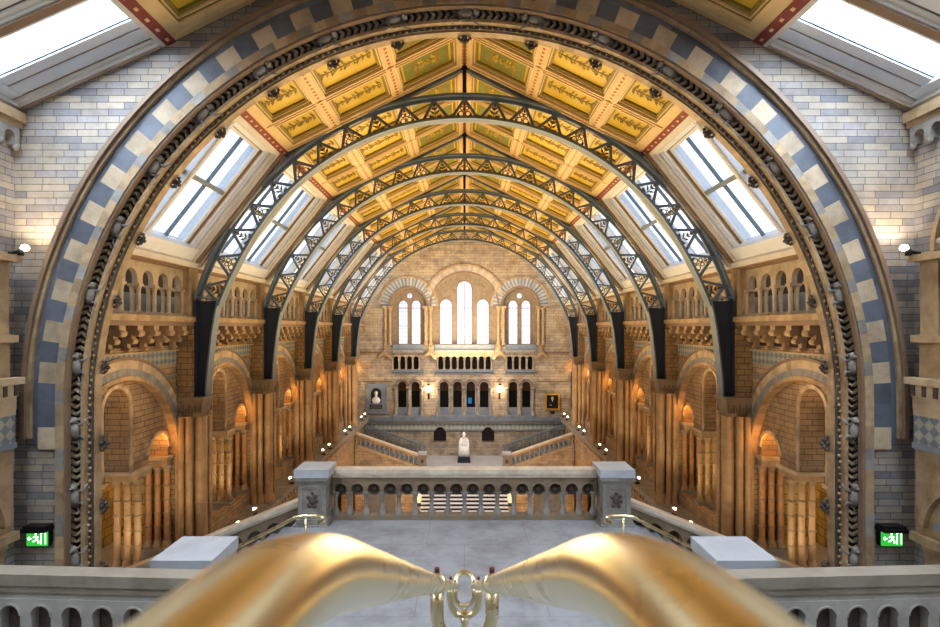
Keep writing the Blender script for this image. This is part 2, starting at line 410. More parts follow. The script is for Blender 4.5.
for ri, (s0, s1) in enumerate(ROWS):
    for rj, (u0, u1) in enumerate(UROW):
        mb = MB()
        def frame(i0, i1, n0, n1, mat):
            mb.box(u0 + i0, u1 - i0, s0 + i0, s0 + i1, n0, n1, FR, mat); mb.box(u0 + i0, u1 - i0, s1 - i1, s1 - i0, n0, n1, FR, mat)
            mb.box(u0 + i0, u0 + i1, s0 + i1, s1 - i1, n0, n1, FR, mat); mb.box(u1 - i1, u1 - i0, s0 + i1, s1 - i1, n0, n1, FR, mat)
        frame(-.02, .02, -.035, .05, 0); frame(.02, .04, .015, .1, 1); frame(.04, .07, .03, .14, 0); frame(.07, .13, .075, .16, 1)
        mb.box(u0 + .05, u1 - .05, s0 + .05, s1 - .05, .13, .18, FR, 2)
        if ri == 0:
            for a, b_ in ((s0 + .24, s0 + .5), (s0 + .62, s1 - .62), (s1 - .5, s1 - .24)): mb.box(u0 + .17, u1 - .17, a - .04, b_ + .04, .122, .13, FR, 3)
            for ss in (s0 + .54, s1 - .58): mb.box(u0 + .14, u1 - .14, ss, ss + .035, .118, .13, FR, 4)
            leafquads(mb, u0, u1, s0 + .35, s1 - .35, .118, 2, 7)
        else: leafquads(mb, u0, u1, s0 - .06, s1 + .06, .13, 5, 16)
        PANEL[ri, rj] = [mb.mesh('ceiling_panel', ('cream', 'olive', 'gold', 'greenfield', 'rust', 'leaf'), mir) for mir in (False, True)]
mbc = MB(); ops = []
mbc = MB()
for rj, (u0, u1) in enumerate(UROW):
    mbc.panel(u0, u1, 0, 6.03, 0, .26, [], FR) if False else None
def grid(mb):
    us = [-B] + [x for r_ in UROW for x in r_] + [0.0]
    ss = [0, .24, 2.02, 2.34, 4.06, 4.40, 5.60, 5.86]
    for i in range(7):
        for j in range(7):
            if i % 2 and j in (1, 3, 5): continue
            mb.box(us[i], us[i + 1], ss[j], ss[j + 1], 0, .27, FR, 0)
    for r_ in UROW[1:]: mb.box(r_[0] - .13, r_[0] - .09, .2, 5.8, -.03, 0, FR, 0)
    # painted dots along the longitudinal ribs, mouldings beside them
    for sc in (.0, 2.18, 4.23):
        for k in range(30):
            u = -B + B * (k + .5) / 30
            for d in ((.0,) if sc else (.06,)):
                mb.box(u - .04, u + .04, sc + d - .035, sc + d + .035, -.006, .0, FR, 1)
        for off in (-.12, .12):
            if sc + off > 0: mb.box(-B, 0, sc + off - .02, sc + off + .02, -.035, 0, FR, 0)
    for uc in (-.16, -B + .16): mb.box(uc - .03, uc + .03, .2, 5.8, -.05, 0, FR, 0)
    mb.box(-B, 0, 5.86, 6.05, -.03, .3, FR, 2)
    for k in range(18):
        u = -B + B * (k + .5) / 18; mb.box(u - .04, u + .04, 5.92, 5.98, -.04, -.03, FR, 3)
gm = []
mb = MB(); grid(mb)
gm = [mb.mesh('ceiling', ('cream', 'rust', 'red', 'cream'), mir) for mir in (False, True)]
for k in (-2, -1, 0, 1, 2, 3, 4, 5, 6):
    d = DN(k)
    for mi in (0, 1):
        o = struct(link('ceiling', gm[mi])); o.location.y = d
        if k <= 0: o.location.y = 9.66 + k * B
        for key, ms in PANEL.items(): link('ceiling_panel', ms[mi], o)
mb = MB()  # lid over arch wall and outer weathering of the ceiling
mb.box(-5.2, FW + .5, 0, 6.05, .28, .34, FR); mb.box(-5.2, FW + .5, -.2, .2, -.04, .3, lambda u, s_, n: (s_, u, 7.83 + n)); struct(mb.build('roof', 'vault'))
mb = MB(); mb.box(-5.2, FW + .5, 0, 6.05, .28, .34, FR); struct(mb.build('roof', 'vault', mirror=True))

# ---- skylights of the hall
WN = [0]
def winname(): WN[0] += 1; return 'window_%d' % WN[0]
def hall_window():
    u0, u1 = -B + .32, -.32; um = (u0 + u1) / 2
    root = MB()   # casing
    root.box(-B, u0, 0, L2, -.02, .55, FG, 0); root.box(u1, 0, 0, L2, -.02, .55, FG, 0)
    root.box(u0, u1, 0, .16, -.02, .55, FG, 0); root.box(u0, u1, 3.72, L2, .05, .55, FG, 1)
    root.box(-B, 0, L2 - .1, L2 + .06, -.1, .2, FG, 0)
    for (a, b_, n0, n1, m_) in ((0, .09, .08, .14, 2), (.09, .14, .16, .6, 1), (.14, .24, .24, .6, 1), (.24, .27, .27, .6, 3), (.27, .40, .34, .6, 1)):
        root.box(u0 + a, u0 + b_, .16, 3.72, n0, n1, FG, m_); root.box(u1 - b_, u1 - a, .16, 3.72, n0, n1, FG, m_)
        root.box(u0 + b_, u1 - b_, .16 + a * .6, .16 + b_ * .6, n0, n1, FG, m_)
    # raking brown moulding next to each truss
    for a in (-B + .10, -.24): root.box(a, a + .14, 0, L2, -.09, -.02, FG, 3); 
    for a in (-B + .02, -.10): root.box(a, a + .08, 0, L2, -.13, -.02, FG, 0)
    fr = MB()
    fr.box(um - .10, um + .10, .2, 3.72, .22, .5, FG, 1); fr.box(um - .05, um + .05, .2, 3.72, .16, .22, FG, 2)
    for s_ in (1.95,): fr.box(u0 + .4, u1 - .4, s_ - .06, s_ + .06, .3, .46, FG, 0)
    br = MB()
    for uu in ((u0 + um) / 2 + .1, (u1 + um) / 2 - .1): br.box(uu - .016, uu + .016, .4, 3.72, .34, .44, FG, 0)
    gl = MB(); gl.box(u0 + .35, u1 - .35, .3, 3.74, .42, .425, FG, 0)
    return [(n, mbx, m_) for n, mbx, m_ in (('casing', root, ('creamwin', 'white', 'creamwin', 'brownwin')), ('mullion', fr, ('steel', 'white', 'creamwin')), ('glazing_bar', br, ('steel',)), ('glass', gl, ('hallglass',)))]
parts = hall_window()
pm = {mi: [(n, b.mesh(n, m_, bool(mi))) for n, b, m_ in parts] for mi in (0, 1)}
for k in range(1, 7):
    for mi in (0, 1):
        o = struct(link(winname(), pm[mi][0][1])); o.location.y = DN(k) if k < 7 else FW
        for n, me in pm[mi][1:]: link(n, me, o)
# ---- skylights over the stair bay
def near_window():
    a = MB(); us = [9.66, 7.95, 6.25, 4.55, 2.85, 1.15, -.55, -2.25, -3.95]
    a.box(-5, 9.66, 0, .12, -.02, .26, FH, 0); a.box(-5, 9.66, L3 - .22, L3 + .1, -.02, .26, FH, 0)
    a.box(-5, 9.66, L3 - .42, L3 - .22, .08, .26, FH, 1)
    for i, u in enumerate(us):
        w_ = .10
        lo, hi = (u - w_, u) if i == 0 else (u - w_, u + w_)
        a.box(lo, hi, .1, L3, -.02, .26, FH, 0); a.box(lo + .03, hi - .03, .1, L3, -.06, -.02, FH, 2)
        for (x0, x1, n0, m_) in ((0, .07, .03, 0), (.07, .09, .08, 2), (.09, .36, .09, 1), (.36, .375, .11, 2), (.375, .60, .12, 1), (.60, .63, .15, 3)):
            a.box(lo - x1, lo - x0, .1, L3 - .2, n0, .26, FH, m_)
        if i:
            for (x0, x1, n0, m_) in ((0, .06, .04, 0), (.06, .18, .09, 1), (.18, .20, .14, 3)): a.box(hi + x0, hi + x1, .1, L3 - .2, n0, .26, FH, m_)
    g = MB(); g.box(-5, 9.6, .1, L3 - .1, .20, .205, FH, 0)
    return a, g
a, g = near_window()
for mi in (0, 1):
    o = struct(a.build(winname(), ('creamwin', 'white', 'brownwin', 'steel'), mirror=bool(mi))); g.build('glass', 'glass', o, bool(mi))

# =================================================================== GREAT ARCH
ga = thing('great_arch', 'huge round stone arch with blue and cream blocks framing the whole hall', 'arch')
def runband(name, mats, r0, r1, d0, d1, n=96, jit=.12, matseq=(0,), zlow=None, seg_h=.45, gap=0.0, parent=ga, alpha0=0.0):
    mb = MB(); mb.ring(0, ZC, r0, r1, alpha0, PI - alpha0, d0, d1, n, FX, matseq, jit, gap)
    if zlow is not None:
        z = ZC; i = 0
        while z > zlow:
            z1 = max(z - seg_h, zlow)
            for sx in (-1, 1):
                a_, b_ = sorted((sx * r0, sx * r1)); mb.box(a_, b_, z1 + gap * .3, z - gap * .3, d0, d1, FX, matseq[i % len(matseq)], random.uniform(-jit, jit))
            z = z1; i += 1
    return mb.build(name, mats, parent)
runband('outer_molding', ('brownwin', 'tan'), 7.90, 7.98, 9.50, 9.70, 64, .05, zlow=-2.0)
runband('outer_molding', ('tan',), 7.84, 7.90, 9.56, 9.70, 64, .1, zlow=-2.0)
runband('blue_fillet', ('blue',), 7.74, 7.84, 9.62, 9.70, 56, .25, zlow=-2.1, seg_h=.4)
runband('checkered_band', ('blue', 'pale'), 7.42, 7.74, 9.61, 9.70, 63, .15, (0, 1), zlow=-2.2, seg_h=.42)
runband('block_band', ('tan', 'greystone'), 7.27, 7.42, 9.60, 9.70, 90, .22, (0, 0, 1), zlow=-7.0, seg_h=.4)
runband('roll_molding', ('brownwin',), 7.23, 7.30, 9.62, 9.74, 80, .1, zlow=-7.2, seg_h=.4)
runband('rope_channel', ('dark',), 7.08, 7.42, 9.93, 10.02, 80, .1, zlow=-7.2)
runband('inner_fillet', ('tan',), 7.04, 7.10, 9.80, 10.02, 90, .15, zlow=-7.2)
runband('flower_band', ('dark', 'dark'), 6.98, 7.04, 9.92, 10.02, 90, .15, zlow=-7.2)
runband('inner_edge', ('tan',), 6.955, 7.005, 9.98, 10.16, 72, .18, zlow=-7.2, seg_h=.5)
# rope of slanted leaves in the channel
mb = MB(); N = 170
def slant(pu, pv, tu, tv, ru, rv, w0, sc=.1):
    # small slanted bar; t = along, r = outwards
    a = .07; b_ = .032
    for off, sg in ((.045, 1), (-.055, -1)):
        cu, cv = pu + ru * off, pv + rv * off
        du, dv = (tu * .55 * sg + ru * .8), (tv * .55 * sg + rv * .8)
        l = math.hypot(du, dv); du, dv = du / l, dv / l; eu, ev = -dv, du
        p = []
        for w, k in ((w0 - .05, .6), (w0, 1)):
            for s1, s2 in ((-1, -1), (1, -1), (1, 1), (-1, 1)):
                p.append(FX(cu + du * a * s1 * k + eu * b_ * s2 * k, cv + dv * a * s1 * k + ev * b_ * s2 * k, w))
        mb.hexa(p, 0, random.uniform(-.2, .2))
for i in range(N):
    an = PI * (i + .5) / N; slant(7.24 * math.cos(an), ZC + 7.24 * math.sin(an), -math.sin(an), math.cos(an), math.cos(an), math.sin(an), 9.89)
k = 0
while k < 45:
    for sx in (-1, 1): slant(sx * 7.24, ZC - .066 - k * .132, 0, 1, sx, 0, 9.89)
    k += 1
mb.build('rope_carving', 'pale', ga)
# flowers band: small bosses
mb = MB()
for i in range(190):
    an = PI * (i + .5) / 190; r = 7.01 + (.012 if i % 2 else -.012)
    mb.ball(FX(r * math.cos(an), ZC + r * math.sin(an), 9.92), (.030, .02, .030), 5, 0, random.uniform(-.3, .2))
for i in range(50):
    for sx in (-1, 1): mb.ball((sx * (7.01 + (.012 if i % 2 else -.012)), 9.90, ZC - .06 - i * .118), (.032, .03, .032), 6, 0, random.uniform(-.3, .2))
mb.build('carved_pattern', 'tan', ga)
def beast_mesh():
    mb = MB()   # climbing monkey, upright along +z, facing -y
    mb.tube([(0, 0, -.12), (0, -.05, -.02), (0, -.06, .08), (0, -.02, .15)], [.05, .075, .07, .04], 8)
    mb.ball((.0, -.08, .19), (.055, .06, .055), 8); mb.ball((0, -.14, .175), (.028, .03, .022), 6)
    for s_ in (-1, 1):
        mb.ball((s_ * .05, -.07, .215), .018, 6)
        mb.tube([(s_ * .05, -.05, .11), (s_ * .13, -.06, .13), (s_ * .16, 0, .22)], [.026, .02, .016], 6)
        mb.tube([(s_ * .04, -.04, -.10), (s_ * .13, -.09, -.05), (s_ * .12, 0, -.17)], [.034, .026, .018], 6)
    mb.tube([(0, .0, -.12), (.05, -.03, -.22), (.12, -.02, -.25), (.15, -.02, -.18)], [.02, .016, .014, .01], 6)
    return mb.mesh('carved_monkey', ('greystone',))
bm_ = beast_mesh()
def place(me, nm, r, an, y, sc=1.0, down=None):
    o = link(nm, me, ga)
    if down is None:
        o.location = (r * math.cos(an), y, ZC + r * math.sin(an)); o.rotation_euler = (0, -(an if an <= PI / 2 else an - PI) if False else -(an - (0 if an <= PI / 2 else PI)), 0)
        if abs(an - PI / 2) < .01: o.rotation_euler = (0, PI / 2, 0)
    else: o.location = (r, y, down)
    o.scale = (sc,) * 3; return o
for i in range(17):
    an = math.radians(5.2 + 10.6 * i); place(bm_, 'carved_monkey', 7.2, an, 9.86, 1.15)
for z in (-1.92, -3.15, -4.3): 
    for sx in (-1, 1): place(bm_, 'carved_monkey', sx * 7.2, 0, 9.86, 1.15, down=z)
mb = MB()
for (x, z, r) in ((0, 0, .07), (.07, .06, .05), (.06, -.07, .05), (.11, .0, .045), (.02, .12, .04), (.02, -.12, .04), (.0, .0, .05)):
    mb.ball((x, -.02, z), (r, .05, r), 6)
lb = mb.mesh('leaf_boss', ('dark',))
for i in range(17):
    an = math.radians(5.2 + 10.6 * i)
    o = link('leaf_boss', lb, ga); o.location = (6.93 * math.cos(an), 10.15, ZC + 6.93 * math.sin(an)); o.rotation_euler = (0, -an + PI, 0); o.scale = (.85,) * 3
for z in (-2.2, -3.4, -4.6):
    for sx in (-1, 1):
        o = link('leaf_boss', lb, ga); o.location = (sx * 6.93, 10.15, z); o.rotation_euler = (0, PI if sx > 0 else 0, 0)

# =================================================================== HALL BAYS
def bay_parts():
    """everything of one bay on the right side, truss plane at y = 0"""
    c = -B / 2; R = {}
    # gallery arch mouldings
    t = thing('gallery_arch', '', 'arch'); R['arch'] = t
    a0 = math.acos(2.42 / 2.98)
    mb = MB(); mb.ring(c, -3.72, 2.92, 2.99, a0, PI - a0, 8.385, 8.46, 40, FS, (0,), .08); mb.build('outer_molding', 'brownwin', t)
    mb = MB(); mb.ring(c, -3.72, 2.70, 2.92, .45, PI - .45, 8.41, 8.46, 34, FS, (0,), .2); mb.build('voussoir_ring', 'pale', t)
    mb = MB(); mb.ring(c, -3.72, 2.52, 2.70, .25, PI - .25, 8.40, 8.46, 60, FS, (0, 1), .1); mb.build('tile_ring', ('blueledge', 'greystone'), t)
    mb = MB(); mb.ring(c, -3.72, 2.42, 2.52, 0, PI, 8.38, 8.75, 40, FS, (0,), .15); mb.build('soffit_ring', 'tan', t)
    mb = MB(); mb.box(-B + .3, -.3, -1.05, -.66, 8.437, 8.46, FS); mb.box(-B + .3, -.3, -.66, -.62, 8.36, 8.46, FS, 1); mb.build('tile_frieze', ('diaper', 'pale'), t)
    mb = MB(); 
    for z in (-1.35, -1.7, -2.05): mb.box(-.95, -.3, z - .07, z, 8.43, 8.46, FS); mb.box(-B + .3, -B + .95, z - .07, z, 8.43, 8.46, FS)
    mb.build('banding', 'blueledge', t)
    # triple screen
    t = thing('column_screen', '', 'arcade'); R['screen'] = t
    mb = MB(); mb.panel(c - 2.5, c + 2.5, -3.70, -1.2, 8.62, 9.24, [(c - 2.28, c - 1.36, -3.45, -3.7, 'arch'), (c - .5, c + .5, -2.0, -3.7, 'arch'), (c + 1.36, c + 2.28, -3.45, -3.7, 'arch')], FS, n=10)
    mb.build('arch_wall', 'brick_warm', t)
    mb = MB(); 
    mb.ring(c, -2.0, .5, .6, 0, PI, 8.58, 8.63, 14, FS, (0,), .15)
    for z in range(6):
        for q in (-1, 1): mb.box(c + q * .55 - .05, c + q * .55 + .05, -3.7 + z * .283, -3.7 + (z + 1) * .283, 8.58, 8.63, FS, 0, random.uniform(-.15, .15))
    mb.build('arch_molding', 'pale', t)
    for q in (-1, 1): mb = MB(); mb.ring(c + q * 1.82, -3.45, .46, .56, 0, PI, 8.58, 8.63, 12, FS, (0,), .15); mb.build('arch_molding', 'pale', t)
    for (uc, mm) in ((c - 2.32, 'shaft_orange'), (c - .93, 'shaft'), (c + .93, 'shaft'), (c + 2.32, 'shaft_orange')):
        for x in (8.66, 8.93, 9.20):
            mb = MB(); column(mb, x, uc, -6.35, -3.98, .088, 4, 0, 1, 10, random.uniform(-.3, -.05)); mb.build('column', (mm, 'tan'), t)
        mb = MB(); w_ = .46 if abs(uc - c) < 1 else .25
        mb.box(uc - w_, uc + w_, -3.8, -3.70, 8.52, 9.34, FS); mb.box(uc - w_ * .75, uc + w_ * .75, -3.98, -3.8, 8.57, 9.3, FS, 1); mb.build('capital', ('pale', 'tan'), t)
    mb = MB()
    for uc in (c - 2.32, c - .93, c + .93, c + 2.32): mb.box(uc - .25, uc + .25, -6.62, -6.35, 8.5, 9.35, FS)
    mb.box(c - 2.46, c + 2.46, -7.3, -6.6, 8.5, 9.35, FS); mb.build('parapet', 'greystone', t)
    # pier
    t = thing('wall_pier', '', 'pier'); R['pier'] = t
    mb = MB(); mb.box(-.30, .30, -2.03, -.02, 8.0, 8.46, FS); mb.build('pier_block', 'brick_pier', t)
    mb = MB(); mb.box(-.26, .26, -.02, 1.86, 8.08, 8.5, FS, 0); mb.box(-.3, .3, .32, 1.8, 8.2, 8.5, FS, 0); mb.build('upper_block', ('tan',), t)
    mb = MB(); mb.box(-.38, .38, -2.13, -2.03, 7.62, 8.5, FS); mb.box(-.33, .33, -2.19, -2.13, 7.67, 8.48, FS)
    mb.hexa([(7.74, -.26, -2.62), (8.45, -.26, -2.62), (8.45, .26, -2.62), (7.74, .26, -2.62), (7.68, -.31, -2.19), (8.46, -.31, -2.19), (8.46, .31, -2.19), (7.68, .31, -2.19)], 0)
    for i in range(9):
        x = 7.72 + i * .088
        for q in (-1, 1): mb.box(x - .02, x + .02, min(q * .30, q * .325), max(q * .30, q * .325), -2.50, -2.26 - .1 * (i % 2), mat=0, tn=-.35)
    mb.build('capital', ('browntan', 'dark'), t)
    for (x, y, r) in ((7.87, 0, .175), (8.10, -.24, .10), (8.10, .24, .10), (8.33, -.27, .10), (8.33, .27, .10), (7.72, .26, .06)):
        mb = MB(); prof = []
        mb.lathe(x, y, [(r * 1.5, -6.95), (r * 1.5, -6.75), (r * 1.2, -6.65), (r, -6.5), (r, -2.66), (r * 1.3, -2.6)], 12, 0)
        for z in (-3.9, -5.2): mb.lathe(x, y, [(r * 1.01, z - .03), (r * 1.12, z), (r * 1.01, z + .03)], 12, 0)
        mb.build('shaft', 'shaft', t)
    mb = MB(); mb.box(-.34, .34, -6.6, -2.5, 8.3, 8.46, FS); mb.build('pier_core', 'tan', t)
    # ledge with base
    t = thing('gallery_ledge', '', 'ledge'); R['ledge'] = t
    mb = MB(); mb.box(-B, 0, -7.15, -6.95, 7.55, 8.45, FS); mb.box(-B, 0, -7.3, -7.15, 7.75, 8.45, FS); mb.build('slab', 'greystone', t)
    mb = MB()
    for i in range(14):
        u = -B + B * (i + .5) / 14; mb.box(u - .08, u + .08, -7.5, -7.3, 7.7, 8.0, FS)
    mb.build('dentil_molding', 'pale', t)
    # string course + corbels
    t = thing('corbel_table', '', 'cornice'); R['corbels'] = t
    mb = MB(); mb.box(-B, 0, .18, .33, 7.94, 8.5, FS); mb.box(-B, 0, .06, .18, 8.0, 8.5, FS, 1); mb.build('string_course', ('tan', 'brownwin'), t)
    for i in range(7):
        u = -B + .3 + (B - .6) * (i + .5) / 7; mb = MB()
        mb.box(u - .11, u + .11, -.16, .06, 8.02, 8.46, FS); mb.box(u - .09, u + .09, -.34, -.14, 8.18, 8.46, FS)
        mb.tube([(8.06, u - .12, -.13), (8.06, u + .12, -.13)], .09, 10); mb.tube([(8.2, u - .1, -.33), (8.2, u + .1, -.33)], .075, 10)
        mb.box(u - .07, u + .07, -.56, -.34, 8.3, 8.46, FS); mb.tube([(8.31, u - .075, -.54), (8.31, u + .075, -.54)], .055, 8)
        mb.build('corbel', 'tan', t)
    mb = MB(); w_ = (B - .6) / 7
    ops = [(-B + .3 + w_ * (i + 1) - .2, -B + .3 + w_ * (i + 1) + .2, -.22, -.45, 'arch') for i in range(6)]
    mb.panel(-B + .3, -.3, -.12, .06, 8.30, 8.46, [(a, b_, -.10, -.12, 'arch') for a, b_, c_, d_, e_ in ops], FS, n=6); mb.box(-B + .3, -.3, -.5, .06, 8.425, 8.46, FS, 1); mb.build('arched_band', ('tan', 'shadow'), t)  # dark backing strip paints the shade between corbels
    # clerestory arcade
    t = thing('clerestory_arcade', '', 'arcade'); R['arcade'] = t
    w_ = (B - .6) / 7; ops = [(-B + .3 + w_ * (i + .5) - .235, -B + .3 + w_ * (i + .5) + .235, 1.26, 1.1, 'arch') for i in range(7)]
    mb = MB(); mb.panel(-B + .3, -.3, 1.1, 1.8, 8.24, 8.38, ops, FS, n=10); mb.build('arch_band', 'pale', t)
    mb = MB(); mb.box(-B, 0, 1.76, 1.90, 8.0, 8.75, FS, 0); mb.box(-B, 0, 1.70, 1.76, 8.1, 8.6, FS, 1); mb.build('cornice_strip', ('tan', 'brownwin'), t)
    for i in range(8):
        u = -B + .3 + w_ * i; mb = MB()
        for x in ((8.28, 8.44) if 0 < i < 7 else (8.28,)): column(mb, x, u, .33, 1.12, .052, 0, 0, 0, 8, 0, 1.7, .2)
        mb.box(u - .10, u + .10, 1.06, 1.13, 8.2, 8.50, FS); mb.box(u - .12, u + .12, .33, .42, 8.18, 8.5, FS)
        mb.build('paired_column', 'pale', t)
    return R
R = bay_parts()
LAB = {
 'arch': lambda k, s: 'gallery arch with blue tile ring, %s from the great arch on the %s' % (ORD[k], s),
 'screen': lambda k, s: 'terracotta screen of ringed columns inside the %s gallery arch on the %s' % (ORD[k], s),
 'pier': lambda k, s: 'tall clustered column pier under the %s iron truss on the %s' % (ORD[k], s),
 'ledge': lambda k, s: 'grey stone ledge below the %s gallery arch on the %s' % (ORD[k], s),
 'corbels': lambda k, s: 'row of carved corbels above the %s gallery arch on the %s' % (ORD[k], s),
 'arcade': lambda k, s: 'small column arcade under the %s hall skylight on the %s' % (ORD[k], s)}
GRP = {'arch': 'gallery arches along the hall', 'screen': 'column screens in the gallery arches', 'pier': 'clustered piers along the hall', 'ledge': 'gallery ledges', 'corbels': 'corbel tables along the hall', 'arcade': 'clerestory arcades along the hall'}
for key, root in R.items():
    for k in range(1, 7):
        for s_ in (1, -1):
            if k == 1 and s_ == 1: o = root
            elif key == 'pier' and k == 6: continue
            else: o = copy_tree(root, 0, s_ < 0)
            o['label'] = LAB[key](k - 1, SIDE[s_]); o['group'] = GRP[key]; o['_k'] = k
for o in list(C.objects):
    if '_k' in o.keys(): o.location.y = DN(o['_k']); del o['_k']

# ---- iron trusses
ZT = -1.12
def rin(th):
    e = min(th, PI - th); q = max(0, (math.radians(34) - e) / math.radians(20)); return 7.32 + .16 * q * q
def rout(th):
    e = min(th, PI - th); q = max(0, (math.radians(45) - e) / math.radians(30)); return 8.08 + .17 * q
TH0 = math.radians(13.6)
def sweep(mb, rf, h, w, th0, th1, n, mat=0):
    for i in range(n):
        a, b_ = th0 + (th1 - th0) * i / n, th0 + (th1 - th0) * (i + 1) / n; p = []
        for y in (-w, w):
            for (t, r) in ((a, rf(a)), (a, rf(a) + h), (b_, rf(b_) + h), (b_, rf(b_))): p.append((r * math.cos(t), y, ZT + r * math.sin(t)))
        mb.hexa(p, mat)
def bar2(mb, p, q, w, y0, y1, mat=0):
    dx, dz = q[0] - p[0], q[1] - p[1]; l = math.hypot(dx, dz); nx, nz = -dz / l * w, dx / l * w
    pts = [(p[0] + nx, p[1] + nz), (q[0] + nx, q[1] + nz), (q[0] - nx, q[1] - nz), (p[0] - nx, p[1] - nz)]
    mb.hexa([(a, y0, b_) for a, b_ in pts] + [(a, y1, b_) for a, b_ in pts], mat)
def scrolls():
    R_ = []
    for kind in (0, 1):
        mb = MB(); mb.box(-.011, .011, -.015, .015, 0, .52)
        def curl(cx, cz, r, w=.011):
            mb.ring(cx, cz, r - w, r + w, 0, 2 * PI, -.015, .015, 10, FX)
        def leaf(x, z, a, l=.1, w=.03):
            dx, dz = math.cos(a), math.sin(a); q = [(x, z), (x + dx * l * .5 - dz * w, z + dz * l * .5 + dx * w), (x + dx * l, z + dz * l), (x + dx * l * .5 + dz * w, z + dz * l * .5 - dx * w)]
            mb.hexa([(u, -.015, v) for u, v in q] + [(u, .015, v) for u, v in q])
        if kind == 0:
            for sg in (-1, 1):
                for (z, l, a) in ((.02, .2, .35), (.12, .19, .7), (.24, .13, .9), (.36, .08, 1.0)):
                    leaf(0, z, a if sg > 0 else PI - a, l, .03)
                leaf(sg * .16, .0, 1.7 if sg > 0 else PI - 1.7, .12, .03)
            leaf(0, .42, PI / 2, .12, .035)
        else:
            for sg in (-1, 1): curl(sg * .10, .09, .075); curl(sg * .07, .25, .055); curl(sg * .035, .38, .03); leaf(sg * .18, .02, 1.2 if sg > 0 else PI - 1.2, .1)
            leaf(0, .42, PI / 2, .1, .03)
        R_.append(mb.mesh('scroll_ornament', ('scroll',)))
    return R_
SCR = scrolls()
def truss():
    t = thing('roof_truss', '', 'roof truss')
    mb = MB(); sweep(mb, rin, .05, .17, TH0, PI - TH0, 72); sweep(mb, rin, .14, .03, TH0, PI - TH0, 72); mb.build('lower_chord', 'steel', t)
    mb = MB(); sweep(mb, lambda a: rout(a) - .07, .07, .17, TH0, PI - TH0, 72); sweep(mb, lambda a: rout(a) - .16, .1, .03, TH0, PI - TH0, 72); mb.build('upper_chord', 'steel', t)
    N = 23; st = (PI - 2 * TH0) / N; mb = MB()
    P = lambda r, a: (r * math.cos(a), ZT + r * math.sin(a))
    for i in range(N):
        a = TH0 + st * i; b_ = a + st; m_ = (a + b_) / 2
        apex = P(rout(m_) - .12, m_); l = P(rin(a) + .1, a + st * .07); r = P(rin(b_) + .1, b_ - st * .07)
        bar2(mb, l, apex, .034, -.045, .045); bar2(mb, r, apex, .034, -.045, .045)
    mb.build('lattice', 'steel', t)
    for i in range(N):
        a = TH0 + st * (i + .5); o = link('scroll_ornament', SCR[i % 2], t); r_ = rin(a) + .11
        o.location = (r_ * math.cos(a), 0, ZT + r_ * math.sin(a)); o.rotation_euler = (0, PI / 2 - a, 0)
    mb = MB(); mb.box(-.055, .055, 6.9, 7.84, -.08, .08, FX); mb.box(-.1, .1, 7.66, 7.8, -.1, .1, FX); mb.build('king_post', 'iron', t)
    for sx in (-1, 1):
        mb = MB(); bar2(mb, (0, 7.74), (sx * 5.55, 5.03), .045, -.07, .07); mb.build('rafter', 'steel', t)
    for sx in (-1, 1):
        mb = MB()
        inner = [(7.33, .80), (7.42, .40), (7.52, -.2), (7.60, -.9), (7.66, -1.5), (7.69, -2.03)]
        for (x0, z0), (x1, z1) in zip(inner, inner[1:]):
            mb.hexa([(sx * x0, -.05, z0), (sx * 8.0, -.05, z0), (sx * 8.0, -.05, z1), (sx * x1, -.05, z1), (sx * x0, .05, z0), (sx * 8.0, .05, z0), (sx * 8.0, .05, z1), (sx * x1, .05, z1)], 1)
            mb.hexa([(sx * (x0 - .05), -.17, z0), (sx * x0, -.17, z0), (sx * x1, -.17, z1), (sx * (x1 - .05), -.17, z1), (sx * (x0 - .05), .17, z0), (sx * x0, .17, z0), (sx * x1, .17, z1), (sx * (x1 - .05), .17, z1)], 0)
        mb.hexa([(sx * 7.93, -.15, .85), (sx * 8.0, -.15, .85), (sx * 8.0, -.15, -2.03), (sx * 7.93, -.15, -2.03), (sx * 7.93, .15, .85), (sx * 8.0, .15, .85), (sx * 8.0, .15, -2.03), (sx * 7.93, .15, -2.03)], 1)
        mb.hexa([(sx * 7.28, -.17, .78), (sx * 8.0, -.17, .92), (sx * 8.0, -.17, .97), (sx * 7.28, -.17, .83), (sx * 7.28, .17, .78), (sx * 8.0, .17, .92), (sx * 8.0, .17, .97), (sx * 7.28, .17, .83)], 0)
        mb.build('leg', ('steel', 'steeldark'), t)
    return t
tr = truss(); NTH = ['nearest the great arch', 'second from the great arch', 'third from the great arch', 'fourth from the great arch', 'closest to the far wall']
for k in range(1, 6):
    o = tr if k == 1 else copy_tree(tr)
    o['label'] = 'blue grey arched iron truss with scrollwork spanning the hall, ' + NTH[k - 1]; o['group'] = 'arched iron roof trusses'; o['_k'] = k
for o in list(C.objects):
    if '_k' in o.keys(): o.location.y = DN(o['_k']); del o['_k']

# =================================================================== FAR WALL
S = FW / 530.0
X = lambda p: (p - 464.5) * S
Z = lambda p: (328 - p) * S
def A(xc, hw, ysp, ybot): return (X(xc - hw), X(xc + hw), Z(ysp), Z(ybot), 'arch')
def Ci(xc, yc, r): return (X(xc - r), X(xc + r), Z(yc), 0, 'circle')
# backing sheets by depth: main face, with deep recess openings
main_ops = [A(408.5, 18, 306, 345), A(464.5, 33, 306, 345), A(520.5, 18, 306, 345)]
mb = MB(); mb.panel(X(352), X(577), Z(352.5), 8.5, FW, FW + .45, main_ops, FX, top=lambda x: 8.0 - .487 * abs(x), brk=(0,), n=24)
W = struct(mb.build('wall_back', 'brick_far'))
rec = [A(402.6, 4.8, 304.5, 344), A(415.6, 4.8, 304.5, 344), Ci(409, 295.6, 3.0)]
def recess(x0, x1, ops, ztop):
    mb = MB()
    for op in [ops]: mb.panel(X(x0), X(x1), Z(352.5), Z(ztop), FW + .45, FW + .7, op, FX, n=10)
    return mb
